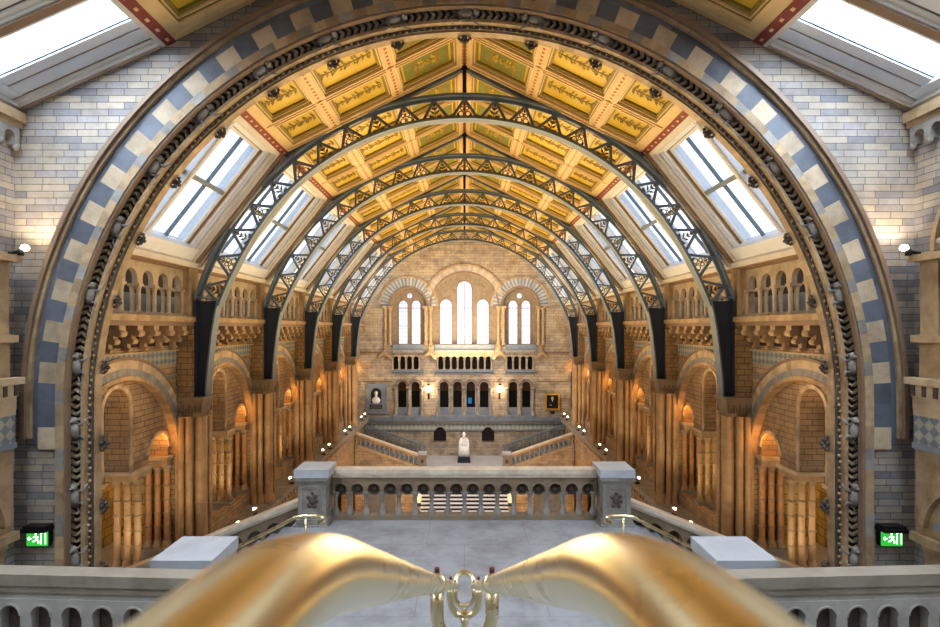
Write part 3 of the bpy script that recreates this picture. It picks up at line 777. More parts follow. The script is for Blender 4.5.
# recess walls (a circle above paired lights needs two layers of strips)
mb = MB()
for cx in (409, 520):
    mb.panel(X(cx - 19), X(cx + 19), Z(352.5), Z(299.3), FW + .45, FW + .7, [A(cx - 6.4, 4.7, 304.6, 344), A(cx + 6.6, 4.7, 304.6, 344)], FX, n=10)
    mb.panel(X(cx - 19), X(cx + 19), Z(299.3), Z(284), FW + .45, FW + .7, [Ci(cx, 295.4, 2.6)], FX, n=10)
mb.panel(X(430), X(499), Z(352.5), Z(270), FW + .45, FW + .7, [A(445.8, 6.4, 305, 344), A(464.4, 7.7, 288, 344), A(483, 6.4, 305, 344)], FX, n=12)
mb.build('inner_wall', 'browntan', W)  # darker brown paints depth shading into the recess
for cx, hw, ysp in ((402.6, 5, 304.5), (415.6, 5, 304.5), (445.8, 6.6, 305), (464.4, 8, 288), (483, 6.6, 305), (513.6, 5, 304.5), (526.6, 5, 304.5)):
    mb = MB(); mb.box(X(cx - hw), X(cx + hw), Z(344.5), Z(ysp - hw), FW + .6, FW + .61, FX, 0)
    o = struct(mb.build(winname(), 'lead')); 
    f = MB()
    if cx == 464.4: f.box(X(cx) - .03, X(cx) + .03, Z(344), Z(282), FW + .54, FW + .6, FX)
    for zz in (308, 326): f.box(X(cx - hw), X(cx + hw), Z(zz) - .025, Z(zz) + .025, FW + .55, FW + .6, FX)
    f.ring(X(cx), Z(ysp), (hw - .9) * S, (hw + .1) * S, 0, PI, FW + .42, FW + .56, 14, FX)
    for q in (-1, 1): f.box(X(cx + q * (hw - .1)) - .05, X(cx + q * (hw - .1)) + .05, Z(344.5), Z(ysp), FW + .42, FW + .56, FX)
    f.build('window_frame', 'brownwin', o)
for cx in (409, 520):
    mb = MB(); mb.box(X(cx - 3), X(cx + 3), Z(298.5), Z(292.5), FW + .6, FW + .61, FX); struct(mb.build(winname(), 'lead'))
# label mouldings
def farth(name, lab, cat, g=None): return thing(name, lab, cat, g, (0, 0, 0))
for cx, r, lab in ((408.5, 18, 'round stone window arch above the bust relief on the far wall'), (464.5, 33, 'large central stone window arch on the far wall'), (520.5, 18, 'round stone window arch above the painting on the far wall')):
    t = farth('window_arch', lab, 'arch', 'window arches of the far wall'); out_ = r + (12 if r == 18 else 9)
    mb = MB(); mb.ring(X(cx), Z(306), r * S, (r + 2) * S, 0, PI, FW - .12, FW + .1, 30, FX, (0,), .1); mb.build('inner_molding', 'brownwin', t)
    mb = MB(); mb.ring(X(cx), Z(306), (r + 2) * S, (out_ - 2) * S, 0 if r == 18 else .32, PI - (0 if r == 18 else .32), FW - (.06 if r == 18 else .10), FW + .02, 44, FX, (0, 1), .15); mb.build('voussoir_ring', ('pale2', 'blueledge') if r == 18 else ('pale', 'pale2'), t)
    mb = MB(); mb.ring(X(cx), Z(306), (out_ - 2) * S, out_ * S, (0 if cx < 430 else 0) if r == 18 else .45, PI if r == 18 else PI - .45, FW - (.14 if r == 18 else .18), FW + .02, 44, FX, (0,), .1); mb.build('outer_molding', 'tan', t)
for i, cx in enumerate((385.5, 390, 425.5, 430.5, 498.5, 503.5, 538.5, 543)):
    mb = MB(); column(mb, X(cx), FW - .12, Z(345), Z(308), .12, 2, 0, 0, 8); mb.box(X(cx) - .22, X(cx) + .22, Z(308), Z(306), FW - .34, FW + .02, FX)
    o = tag(mb.build('window_column', 'tan'), ['outermost slim column by the window arch over the bust relief', 'second slim column by the window arch over the bust relief', 'slim column between bust side window arch and central arch', 'slim column against the central arch toward the bust side', 'slim column against the central arch toward the painting side', 'slim column between central arch and painting side window arch', 'second slim column by the window arch over the painting', 'outermost slim column by the window arch over the painting'][i], 'column', 'slim columns of the far windows')
# ledges
def bandobj(name, mats, boxes, lab, cat, grp=None):
    mb = MB()
    for (x0, x1, y0, y1, w0, m_) in boxes: mb.box(X(x0), X(x1), Z(y1), Z(y0), FW - w0, FW + .02, FX, m_)
    return tag(mb.build(name, mats), lab, cat, grp)
bandobj('window_ledge', ('blueledge', 'greystone'), [(393, 424, 344.5, 350, .15, 0), (393, 424, 350, 352.5, .3, 1)], 'blue grey ledge under the paired windows over the bust relief', 'ledge', 'ledges under the far windows')
bandobj('window_ledge', ('blueledge', 'greystone'), [(435, 494, 344.5, 350, .15, 0), (435, 494, 350, 352.5, .3, 1)], 'blue grey ledge under the central triple window', 'ledge', 'ledges under the far windows')
bandobj('window_ledge', ('blueledge', 'greystone'), [(505, 536, 344.5, 350, .15, 0), (505, 536, 350, 352.5, .3, 1)], 'blue grey ledge under the paired windows over the painting', 'ledge', 'ledges under the far windows')
# lower storey face
lops = [A(c_, 4.3, 386, 407.5) for c_ in (402, 415.5, 444.2, 457.5, 470.8, 484.2, 513.2, 526.4)]
lops = [(a, b_, c_, Z(415), k_) for a, b_, c_, d_, k_ in lops]
mb = MB(); mb.panel(X(352), X(577), Z(420), Z(375), FW, FW + .4, lops, FX, n=10)
mb.panel(X(352), X(577), Z(375), Z(352.5), FW, FW + .4, [A(395.8 + 6.75 * i, 2.5, 358.8, 369.5) for i in range(4)] + [A(440.7 + 6.8 * i, 2.5, 358.8, 369.5) for i in range(8)] + [A(509.8 + 6.8 * i, 2.5, 358.8, 369.5) for i in range(4)], FX, n=8)
mb.panel(X(352), X(577), -16, Z(420), FW + .1, FW + .4, [], FX)
struct(mb.build('wall_back', 'brick_far'))
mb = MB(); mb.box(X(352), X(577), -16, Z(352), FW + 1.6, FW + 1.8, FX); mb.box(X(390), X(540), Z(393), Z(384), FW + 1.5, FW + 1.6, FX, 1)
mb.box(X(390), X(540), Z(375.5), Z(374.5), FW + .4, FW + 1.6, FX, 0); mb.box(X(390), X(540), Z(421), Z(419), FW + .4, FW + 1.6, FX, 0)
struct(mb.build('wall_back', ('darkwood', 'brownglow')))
def far_arcade(x0, x1, cs_, lab, lab2):
    t = farth('mezzanine_arcade', lab, 'arcade', 'arcades of the far wall')
    for c_ in cs_:
        mb = MB(); mb.ring(X(c_), Z(386), 4.3 * S, 5.2 * S, 0, PI, FW - .06, FW + .05, 12, FX); mb.ring(X(c_), Z(386), 5.9 * S, 6.7 * S, .1, PI - .1, FW - .16, FW + .02, 12, FX, (1,)); mb.build('arch_hood', ('greystone', 'brownwin'), t)
        mb = MB(); mb.box(X(c_ - 4.3), X(c_ + 4.3), Z(415), Z(407.5), FW + .12, FW + .2, FX); mb.build('parapet_panel', 'blueledge', t)
    ed = [cs_[0] - 6.6] + [(a + b_) / 2 for a, b_ in zip(cs_, cs_[1:])] + [cs_[-1] + 6.6]
    for e in ed:
        mb = MB(); column(mb, X(e), FW - .05, Z(415), Z(388), .12, 0, 0, 0, 8); mb.box(X(e) - .2, X(e) + .2, Z(388), Z(386.5), FW - .25, FW + .02, FX); mb.build('column', 'greystone', t)
    mb = MB(); mb.box(X(x0), X(x1), Z(417.5), Z(415), FW - .25, FW + .02, FX); mb.build('sill', 'blueledge', t)
    t = farth('upper_balustrade', lab2, 'balustrade', 'balustrades of the far wall'); n = 8 if len(cs_) == 4 else 4
    s0 = {408.75: 395.8, 464.175: 440.7}.get((cs_[0] + cs_[-1]) / 2, 509.8 if x0 > 500 else (395.8 if x0 < 400 else 440.7))
    for i in range(n + 1):
        mb = MB(); column(mb, X(s0 + 6.78 * (i - .5)), FW - .04, Z(369.5), Z(359), .075, 0, 0, 0, 8); mb.build('baluster', 'pale', t)
    mb = MB(); mb.box(X(x0), X(x1), Z(371.8), Z(369.5), FW - .3, FW + .02, FX); mb.box(X(x0), X(x1), Z(374.3), Z(372.8), FW - .12, FW + .02, FX); mb.build('base_rail', 'blueledge', t)
far_arcade(393, 424, (402, 415.5), 'two dark arched openings with slim columns beside the bust relief', 'small four arch balustrade above the openings beside the bust relief')
far_arcade(435, 494, (444.2, 457.5, 470.8, 484.2), 'four dark arched openings between the two wall lamps', 'eight arch balustrade under the central triple window')
far_arcade(505, 536, (513.2, 526.4), 'two dark arched openings with slim columns beside the painting', 'small four arch balustrade above the openings beside the painting')
mb = MB(); mb.box(X(468), X(472), Z(406), Z(400), FW + 1.35, FW + 1.45, FX); tag(mb.build('display_screen', 'bluescreen'), 'blue glowing display behind the third of the four dark arches', 'screen')
# gabled corbel caps and pilasters
for cx, lab in ((385, 'gabled stone cap at the outer end of the bust side balustrade'), (429.5, 'gabled stone cap above the wall lamp nearer the bust relief'), (499.5, 'gabled stone cap above the wall lamp nearer the painting'), (541.5, 'gabled stone cap at the outer end of the painting side balustrade')):
    t = farth('gabled_cap', lab, 'cap', 'gabled stone caps on the far wall')
    mb = MB(); p = [(cx - 7, 357), (cx - 7, 359), (cx - 5, 359), (cx - 3, 356), (cx, 354.5), (cx + 3, 356), (cx + 5, 359), (cx + 7, 359), (cx + 7, 357), (cx, 350)]
    f = [(X(a), FW - .35, Z(b_)) for a, b_ in p]; g_ = [(X(a), FW + .02, Z(b_)) for a, b_ in p]; n = len(p)
    mb.add(f + g_, [tuple(range(n)), tuple(range(2 * n - 1, n - 1, -1))] + [(i, (i + 1) % n, n + (i + 1) % n, n + i) for i in range(n)]); mb.build('gable', 'tan', t)
    mb = MB(); mb.box(X(cx - .8), X(cx + .8), Z(352), Z(346), FW - .2, FW, FX); mb.ball((X(cx), FW - .15, Z(345.5)), .12, 8); mb.build('finial', 'tan', t)
mb = MB()
for (x0, x1) in ((352, 392), (424, 435), (494, 505), (537, 577)):
    mb.box(X(x0), X(x1), Z(382), Z(380.8), FW - .06, FW, FX)
mb.box(X(352), X(386), Z(353.5), Z(352), FW - .1, FW, FX); mb.box(X(543), X(577), Z(353.5), Z(352), FW - .1, FW, FX)
for (x0, x1) in ((424.2, 434.8), (494.2, 504.8)): mb.box(X(x0), X(x1), Z(416), Z(358), FW - .05, FW, FX, 1)
mb.box(X(352), X(577), Z(421), Z(417), FW - .22, FW + .1, FX, 2); mb.box(X(352), X(577), Z(423.5), Z(421), FW - .12, FW + .1, FX, 3)
mb.box(X(352), X(577), Z(429.5), Z(424.5), FW + .03, FW + .1, FX, 4); mb.box(X(352), X(577), Z(431), Z(429.5), FW + .0, FW + .1, FX, 2)
struct(mb.build('trim_1', ('brownwin', 'brick_far', 'blueledge', 'greystone', 'zigzag')))
# wall lamps
for cx, lab in ((428.8, 'glowing wall lamp on the pier nearer the bust relief'), (499.4, 'glowing wall lamp on the pier nearer the painting')):
    t = farth('wall_lamp', lab, 'lamp', 'pair of wall lamps on the far wall')
    mb = MB(); mb.tube([(X(cx), FW - .05, Z(396)), (X(cx), FW - .3, Z(396)), (X(cx), FW - .35, Z(392))], .05, 6); mb.box(X(cx) - .07, X(cx) + .07, Z(399), Z(392), FW - .1, FW - .04, FX); mb.build('bracket', 'iron', t)
    mb = MB(); mb.lathe(X(cx), FW - .38, [(.08, Z(391.5)), (.2, Z(390)), (.24, Z(388)), (.14, Z(385.5))], 10); mb.build('lamp_shade', 'lamp', t)
    mb = MB(); mb.lathe(X(cx), FW - .38, [(.16, Z(385.5)), (.1, Z(384)), (.02, Z(383))], 8); mb.build('lamp_cap', 'iron', t)
# bust relief
t = farth('bust_relief', 'grey stone relief with a pale bust in a dark niche', 'sculpture')
mb = MB(); mb.panel(X(366), X(387), Z(412), Z(384), FW - .15, FW, [(X(371), X(381.5), Z(393), Z(403), 'arch')], FX, n=10); mb.box(X(365), X(388), Z(413.5), Z(412), FW - .2, FW, FX); mb.build('stone_frame', 'blueledge', t)
mb = MB(); mb.box(X(371), X(381.5), Z(403), Z(387), FW - .04, FW - .02, FX); mb.box(X(370), X(382.5), Z(408.5), Z(404.5), FW - .17, FW - .14, FX); mb.build('niche', 'black', t)
mb = MB(); mb.ball((X(376.3), FW - .1, Z(393)), (.14, .1, .18), 10); mb.ball((X(376.3), FW - .1, Z(400.3)), (.36, .12, .3), 10); mb.tube([(X(376.3), FW - .1, Z(395)), (X(376.3), FW - .1, Z(398))], .1, 8); mb.build('bust', 'marble', t)
mb = MB()
for i in range(3): mb.box(X(371), X(381.5), Z(405.6 + i * 1.1), Z(405.2 + i * 1.1), FW - .18, FW - .17, FX)
mb.build('inscription', 'greystone', t)
# painting
t = farth('portrait_painting', 'gilt framed dark portrait painting of a seated person in black', 'painting')
mb = MB(); mb.panel(X(544.8), X(559.8), Z(410), Z(393.3), FW - .14, FW, [(X(546.6), X(558), Z(395), Z(408.3), 'flat')], FX); mb.build('picture_frame', 'giltframe', t)
mb = MB(); mb.box(X(546.6), X(558), Z(408.3), Z(395), FW - .05, FW - .02, FX); mb.build('canvas', 'darkwood', t)
mb = MB(); mb.ball((X(552.3), FW - .055, Z(398.2)), (.11, .01, .15), 10, 0); mb.ball((X(552.3), FW - .053, Z(404)), (.33, .008, .34), 10, 1); mb.ball((X(550.6), FW - .06, Z(405)), (.08, .006, .05), 8, 0); mb.box(X(552), X(552.7), Z(401.4), Z(399.9), FW - .064, FW - .06, FX, 2)
mb.build('painted_sitter', ('skinpaint', 'black', 'marble'), t)
mb = MB(); mb.box(X(550), X(554.5), Z(413.3), Z(411.2), FW - .08, FW, FX); tag(mb.build('picture_label', 'black'), 'small dark plate below the gilt framed painting', 'plaque')
# drainpipes
for cx, s_ in ((356.5, 'bust relief'), (571.5, 'painting')):
    mb = MB(); mb.tube([(X(cx), FW - .2, Z(420)), (X(cx), FW - .2, Z(372))], .09, 8)
    for z in (380, 395, 410): mb.lathe(X(cx), FW - .2, [(.09, Z(z)), (.13, Z(z)), (.13, Z(z - 1)), (.09, Z(z - 1))], 8)
    tag(mb.build('drain_pipe', 'iron'), 'dark vertical pipe at the far wall corner next to the ' + s_, 'pipe', 'pipes at the far wall corners')
# commemorative plaques on the landing wall
for cx, s_ in ((440, 'nearer the bust relief'), (488, 'nearer the painting')):
    t = farth('wall_plaque', 'black round topped plaque behind the white statue, ' + s_, 'plaque', 'pair of black plaques')
    pts = [(cx - 6.2, 440.5), (cx + 6.2, 440.5), (cx + 6.2, 431), (cx + 4.6, 430.6)] + [(cx + 4.2 * math.cos(a), 430.6 - 3.6 * math.sin(a)) for a in [PI * q / 8 for q in range(1, 8)]] + [(cx - 4.6, 430.6), (cx - 6.2, 431)]
    for nm, sc_, mt, d in (('plaque_border', 1.12, 'pale', .0), ('plaque_face', 1.0, 'black', -.06)):
        mb = MB(); n = len(pts); f = [(X(cx + (a - cx) * sc_), FW + .02 + d, Z(435 + (b_ - 435) * sc_)) for a, b_ in pts]; g_ = [(a, FW + .12, c_) for a, b_, c_ in f]
        mb.add(f + g_, [tuple(range(n)), tuple(range(2 * n - 1, n - 1, -1))] + [(i, (i + 1) % n, n + (i + 1) % n, n + i) for i in range(n)]); mb.build(nm, mt, t)

# ---- statue on the half landing
ZL = -10.27
mb = MB(); mb.box(-3.4, 3.4, 38.2, FW + .1, -16, ZL); struct(mb.build('floor', 'slab'))
t = thing('marble_statue', 'white marble statue of a seated robed man on a dark plinth', 'statue', None, (-.04, 40.9, ZL))
mb = MB(); mb.box(-.50, .50, -.55, .55, 0, .10); mb.box(-.45, .45, -.5, .5, .10, .40); mb.build('plinth', 'steeldark', t)
mb = MB(); mb.box(-.36, .36, -.1, .42, .40, .95); mb.box(-.34, .34, .3, .42, .95, 1.45)
for q in (-1, 1): mb.box(q * .36 - .05, q * .36 + .05, -.25, .4, .4, 1.15)
mb.build('chair', 'marble', t)
me = bpy.data.meshes.new('figure')
V_ = [(0, .12, .98), (0, .1, 1.25), (0, .06, 1.55), (0, .03, 1.68), (0, -.02, 1.84), (0, -.03, 1.95),
      (.16, -.02, .97), (.18, -.36, .96), (.17, -.34, .48), (.18, -.48, .44), (-.16, -.02, .97), (-.18, -.36, .96), (-.16, -.30, .48), (-.16, -.44, .44),
      (.24, .08, 1.52), (.34, -.02, 1.24), (.30, -.30, 1.10), (.22, -.42, 1.06), (-.24, .08, 1.52), (-.34, -.02, 1.24), (-.26, -.28, 1.06), (-.12, -.36, 1.05)]
E_ = [(0, 1), (1, 2), (2, 3), (3, 4), (4, 5), (0, 6), (6, 7), (7, 8), (8, 9), (0, 10), (10, 11), (11, 12), (12, 13), (2, 14), (14, 15), (15, 16), (16, 17), (2, 18), (18, 19), (19, 20), (20, 21)]
RR = [.2, .2, .19, .075, .12, .10, .14, .12, .085, .06, .14, .12, .085, .06, .1, .08, .06, .045, .1, .08, .06, .045]
me.from_pydata(V_, E_, []); me.materials.append(M['marble']); o = link('figure', me, t)
md = o.modifiers.new('s', 'SKIN'); sv = me.skin_vertices[0].data
for i, r in enumerate(RR): sv[i].radius = (r, r)
sv[0].use_root = True
o.modifiers.new('sub', 'SUBSURF').levels = 2; o.modifiers['sub'].render_levels = 2
mb = MB()
for i in range(9):   # folds of the robe over lap and shins
    x = -.26 + .52 * i / 8; mb.tube([(x, -.05, 1.05), (x, -.38 - .04 * (i % 2), 1.0), (x * 1.1, -.42 - .05 * (i % 2), .75), (x * 1.25, -.42, .42)], [.07, .07, .06, .06], 6)
for q in (-1, 1): mb.tube([(q * .16, .04, 1.6), (q * .25, -.1, 1.35), (q * .22, -.2, 1.05)], [.07, .09, .08], 6)
mb.build('robe', 'marble', t)
mb = MB(); mb.ball((0, -.15, 1.79), (.075, .06, .12), 8); mb.ball((0, -.14, 1.93), (.02, .03, .03), 6)
for q in (-1, 1): mb.ball((q * .125, -.02, 1.9), (.02, .03, .04), 6)
mb.ball((0, -.03, 1.88), (.135, .15, .17), 12); mb.tube([(0, .03, 1.62), (0, -.02, 1.8)], [.11, .08], 10)
mb.build('head', 'marble', t); t.scale = (1, 1, 1.1)

# ---- generic balustrade run
def balustrade(name, lab, P0, P1, ztop, zbot0, slope, n, mats=('coping', 'greystone', 'greystone'), cop=.2, copw=.26, base=.12, hw=.13, grp=None, th=.11, plate=.42, fill=None, disc=False, pl=None):
    """P0->P1 in plan; slope = rise of z per metre along the run"""
    P0 = Vector(P0); P1 = Vector(P1); L = (P1 - P0).length; d = (P1 - P0) / L; q = Vector((-d.y, d.x))
    def F(u, v, w): p = P0 + d * u + q * w; return (p.x, p.y, v + slope * u)
    t = thing(name, lab, 'balustrade', grp)
    mb = MB(); mb.box(0, L, ztop - cop * .45, ztop, -copw, copw, F); mb.box(0, L, ztop - cop * .75, ztop - cop * .45, -copw * .82, copw * .82, F); mb.box(0, L, ztop - cop, ztop - cop * .75, -copw * .62, copw * .62, F, 1); mb.build('coping', (mats[0], mats[1]), t)
    mb = MB(); mb.box(0, L, zbot0, zbot0 + base, -copw * .8, copw * .8, F); mb.build('base_rail', mats[1], t)
    w_ = L / n; zs = ztop - cop - .08 - hw; zc = zs - .06 if pl is None else max(zs - pl, zbot0 + base - .01)
    mb = MB(); mb.panel(0, L, zc, ztop - cop, -th, th, [(w_ * (i + .5) - hw, w_ * (i + .5) + hw, zs, zc, 'arch') for i in range(n)], F, n=10)
    if fill: mb.box(0, L, zbot0 + base, ztop - cop, th * .2, th * .5, F, 1)  # added dark slab gives the arches a shaded background
    if disc:
        for i in range(n):
            mb.ring(w_ * (i + .5), zs, .0, hw, 0, 2 * PI, -.01, .03, 14, F, (1,)); mb.ring(w_ * (i + .5), zs, hw * .42, hw * .6, 0, 2 * PI, -.03, -.01, 10, F, (2,))
    if hw > .05:
        for i in range(n):
            mb.ring(w_ * (i + .5), zs, hw, hw + .022, 0, PI, -th - .02, -th, 10, F)
    mb.build('arched_rail', (mats[1], 'dark', 'shadow'), t)
    r = min((w_ / 2 - hw) * .75, .055)
    if disc: r = .05
    if pl is not None: return t
    for i in range(n + 1):
        u = min(max(w_ * i, r), L - r); p = F(u, 0, 0); mb = MB(); zo = p[2]
        z0, z1 = zbot0 + base + zo, zc + zo
        rr = r
        mb.lathe(p[0], p[1], [(rr * 1.9, z0), (rr * 1.9, z0 + .05), (rr * 1.3, z0 + .1), (rr * .95, z0 + .16), (rr * .9, z1 - .14), (rr * 1.2, z1 - .12), (rr * 1.1, z1 - .09), (rr * 1.9, z1 - .03), (rr * 1.9, z1)], 8)
        mb.build('baluster', mats[2], t)
    return t
def newel(name, lab, cx, cy, w, z0, zt, grp=None, panel=True):
    t = thing(name, lab, 'newel post', grp, (0, 0, 0)); h = w / 2
    mb = MB(); mb.box(cx - h * 1.0, cx + h * 1.0, cy - h, cy + h, zt - .17, zt); mb.build('cap', 'slab', t)
    mb = MB(); mb.box(cx - h * .96, cx + h * .96, cy - h * .96, cy + h * .96, zt - .24, zt - .17); mb.box(cx - h * .86, cx + h * .86, cy - h * .86, cy + h * .86, zt - .30, zt - .24); mb.build('cap_molding', 'greystone', t)
    s_ = h * .80; za, zb = z0 + .3, zt - .30
    mb = MB(); mb.box(cx - s_ * .9, cx + s_ * .9, cy - s_ * .9, cy + s_ * .9, za, zb)
    for (a, b_, c_, d_) in ((-s_, -s_ * .68, za + .14, zb - .12), (s_ * .68, s_, za + .14, zb - .12), (-s_, s_, za, za + .14), (-s_, s_, zb - .12, zb)):
        for q in (-1, 1):
            e0, e1 = sorted((cy + q * s_ * .88, cy + q * s_)); mb.box(cx + a, cx + b_, e0, e1, c_, d_)
            e0, e1 = sorted((cx + q * s_ * .88, cx + q * s_ * .985)); mb.box(e0, e1, cy + a * .87, cy + b_ * .87, c_, d_)
    mb.build('shaft', 'greystone', t)
    mb = MB(); zc = (za + zb) / 2
    for (dx, dz, r) in ((0, 0, .09), (.08, .1, .05), (-.09, .08, .05), (.05, -.12, .05), (-.06, -.1, .06), (0, .16, .04), (.1, -.02, .04)):
        mb.ball((cx + dx * w / .75, cy - s_ * .9, zc + dz * w / .75), (r, .03, r), 8)
    mb.build('carved_panel', 'dark', t)
    mb = MB(); mb.box(cx - h, cx + h, cy - h, cy + h, z0, z0 + .18); mb.box(cx - h * .9, cx + h * .9, cy - h * .9, cy + h * .9, z0 + .18, z0 + .3); mb.build('base', 'greystone', t)
    return t

# ---- far double stair
for s_, sd in ((-1, 'bust relief'), (1, 'painting')):
    st = thing('stone_staircase', 'grey stone flight rising from the half landing toward the %s side' % sd, 'staircase', 'side flights of the far staircase')
    n = 14; mb = MB()
    for i in range(n):
        x0 = 3.4 + i * .33; mb.box(min(s_ * x0, s_ * 7.98), max(s_ * x0, s_ * 7.98), 38.9, FW - .01, -16 if i == 0 else ZL + i * .115, ZL + (i + 1) * .115, mat=0)
        mb.box(min(s_ * x0, s_ * (x0 - .02)), max(s_ * x0, s_ * (x0 - .02)), 38.9, FW, ZL + i * .115, ZL + (i + 1) * .115 - .03, mat=1)
    mb.build('steps', ('blueledge', 'steeldark'), st)
    ww = MB(); xa, xb = sorted((s_ * 3.3, s_ * 7.95)); 
    ww.panel(xa, xb, -16, -9, 38.4, 38.9, [(s_ * 6.1 - 1.1, s_ * 6.1 + 1.1, -12.3, -16, 'arch')], FX, top=lambda x: ZL + .1 + (abs(x) - 3.3) * .345, n=12); ww.build('flank_wall', 'brick_far', st)
    balustrade('stair_balustrade', 'sloping arched stone balustrade along the outer edge of the %s side flight' % sd, (s_ * 3.36, 38.55), (s_ * 7.9, 38.55), ZL + 1.12, ZL + .1, .345, 13, ('coping', 'pale', 'pale'), .2, .22, .14, .13, 'balustrades of the far staircase')
    # wall rail
    mb = MB(); F = lambda u, v, w: (s_ * (3.0 + u), 41.9 + w, v + .345 * u); mb.box(0, 4.9, ZL + .85, ZL + .98, -.1, .1, F); mb.box(0, 4.9, ZL + .05, ZL + .12, -.1, .1, F)
    for i in range(15): mb.box(.15 + i * .32, .24 + i * .32, ZL + .1, ZL + .86, -.06, .06, F)
    tag(mb.build('wall_rail', 'blueledge'), 'blue grey stair rail against the far wall on the %s side' % sd, 'railing', 'wall side stair rails')
    newel('newel_post', 'stone newel post at the foot of the %s side flight' % sd, s_ * 3.05, 38.45, .62, ZL, ZL + 1.28, 'newel posts of the far staircase')
mb = MB()
for i in range(36):
    z = ZL - i * .16; mb.box(-2.9, 2.9, 38.2 - (i + 1) * .32, 38.2 - i * .32 + .0, -16, z - .16, mat=0)
    mb.box(-2.9, 2.9, 38.19 - i * .32, 38.2 - i * .32, z - .16, z - .03, mat=1); mb.box(-2.9, 2.9, 38.16 - i * .32, 38.2 - i * .32, z - .03, z, mat=0)
tag(mb.build('main_staircase', ('marble', 'steeldark')), 'broad pale stepped flight leading down from the marble statue', 'staircase')
for s_ in (-1, 1):
    mb = MB(); mb.box(min(s_ * 2.9, s_ * 3.4), max(s_ * 2.9, s_ * 3.4), 27, 38.2, -16, -12.2)
    tag(mb.build('stair_flank', 'tan'), 'stone flank wall of the broad flight on the %s side' % ('painting' if s_ > 0 else 'bust relief'), 'wall', 'flanks of the broad flight')
    t = thing('light_column', 'white rounded light column flanking the broad flight on the %s side' % ('painting' if s_ > 0 else 'bust relief'), 'lamp', 'white light columns by the broad flight', (s_ * 3.15, 36.5, -12.2))
    mb = MB(); mb.lathe(0, 0, [(.28, 0), (.28, .12), (.2, .2)], 12); mb.build('base', 'steeldark', t)
    mb = MB(); mb.lathe(0, 0, [(.2, .2), (.24, .5), (.26, 1.0), (.22, 1.35), (.1, 1.5)], 12); mb.build('lamp_shade', 'marble', t)

# =================================================================== STAIR LANDING
ZF = -4.25
mb = MB(); mb.box(-3.7, 3.7, 6.85, 12.1, ZF - .35, ZF); struct(mb.build('floor', 'floor'))
balustrade('landing_balustrade', 'arched stone balustrade across the front of the landing', (-2.93, 11.85), (2.93, 11.85), -3.13, ZF, 0, 16, ('coping', 'browntan', 'greystone'), .24, .15, .1, .138, None, .08, disc=True)
newel('landing_newel', 'square carved stone post at the bust side end of the landing balustrade', -3.27, 11.66, .74, ZF - .15, -3.03, 'carved posts of the landing balustrade')
newel('landing_newel', 'square carved stone post at the painting side end of the landing balustrade', 3.27, 11.66, .74, ZF - .15, -3.03, 'carved posts of the landing balustrade')
for s_, sd in ((-1, 'bust relief'), (1, 'painting')):
    balustrade('side_balustrade', 'stone balustrade descending from the landing toward the %s side' % sd, (s_ * 3.62, 11.8), (s_ * 7.7, 11.8), -3.78, -4.85, -.405, 10, ('coping', 'browntan', 'greystone'), .2, .2, .12, .15, 'descending balustrades beside the landing', .12, fill=True, pl=2)
    n = 11; mb = MB()
    for i in range(n):
        x0 = 3.7 + i * .29; a_, b_ = sorted((s_ * x0, s_ * (x0 + .29))); mb.box(a_, b_, 8.0, 11.9, ZF - .15 * (i + 1) - .5, ZF - .15 * (i + 1))
    tag(mb.build('side_flight', 'floor'), 'grey stone side flight dropping from the landing toward the %s side' % sd, 'staircase', 'side flights below the landing')
    newel('landing_newel', 'low square post with wide grey slab behind the brass tube, %s side' % sd, s_ * 3.85, 7.62, .84, -5.6, -3.16, 'slab capped posts')
    balustrade('near_balustrade', 'stone balustrade with round arches at the lower corner toward the %s side' % sd, (-8.15, 7.08) if s_ < 0 else (3.2, 6.84), (-3.2, 6.84) if s_ < 0 else (8.15, 7.08), -3.18, -4.5, 0, 12, ('tan2', 'pale2', 'pale2'), .33, .13, .12, .13, 'near balustrades at the lower corners', .1, fill=True, pl=2)
    # brass rail of the side flight
    zz = lambda x: -3.38 - max(0, abs(x) - 2.95) * .5
    t = thing('brass_handrail', 'slim brass handrail running down the %s side flight' % sd, 'handrail', 'slim brass handrails of the side flights')
    mb = MB(); path = [(s_ * 2.62, 9.5, -3.50), (s_ * 2.52, 9.5, -3.46), (s_ * 2.54, 9.5, -3.40), (s_ * 2.66, 9.5, -3.37), (s_ * 2.9, 9.5, -3.37), (s_ * 3.05, 9.5, -3.40), (s_ * 3.3, 9.5, -3.54), (s_ * 6.6, 9.5, -5.2)]
    mb.tube(path, .032, 10); mb.build('rail', 'brass', t)
    for x in (2.85, 4.8, 6.5): mb = MB(); zt = -3.37 if x < 2.95 else -3.54 - (x - 3.3) * .503; mb.tube([(s_ * x, 9.5, zt), (s_ * x, 9.5, zt - .93)], .02, 8); mb.build('post', 'brass', t)

# ---- flight up to the viewer and upper floor
mb = MB(); n = 20
for i in range(n):
    d0 = .45 + i * .32; mb.box(-3.3, 3.3, d0, d0 + .32, ZF - .3, -1.10 - .1575 * (i + 1) + .0)
tag(mb.build('upper_staircase', 'floor'), 'grey stone flight under the thick brass tubes leading down to the landing', 'staircase')
mb = MB(); mb.box(-8.2, 8.2, -5, .45, -1.4, -1.10); struct(mb.build('floor', 'floor'))

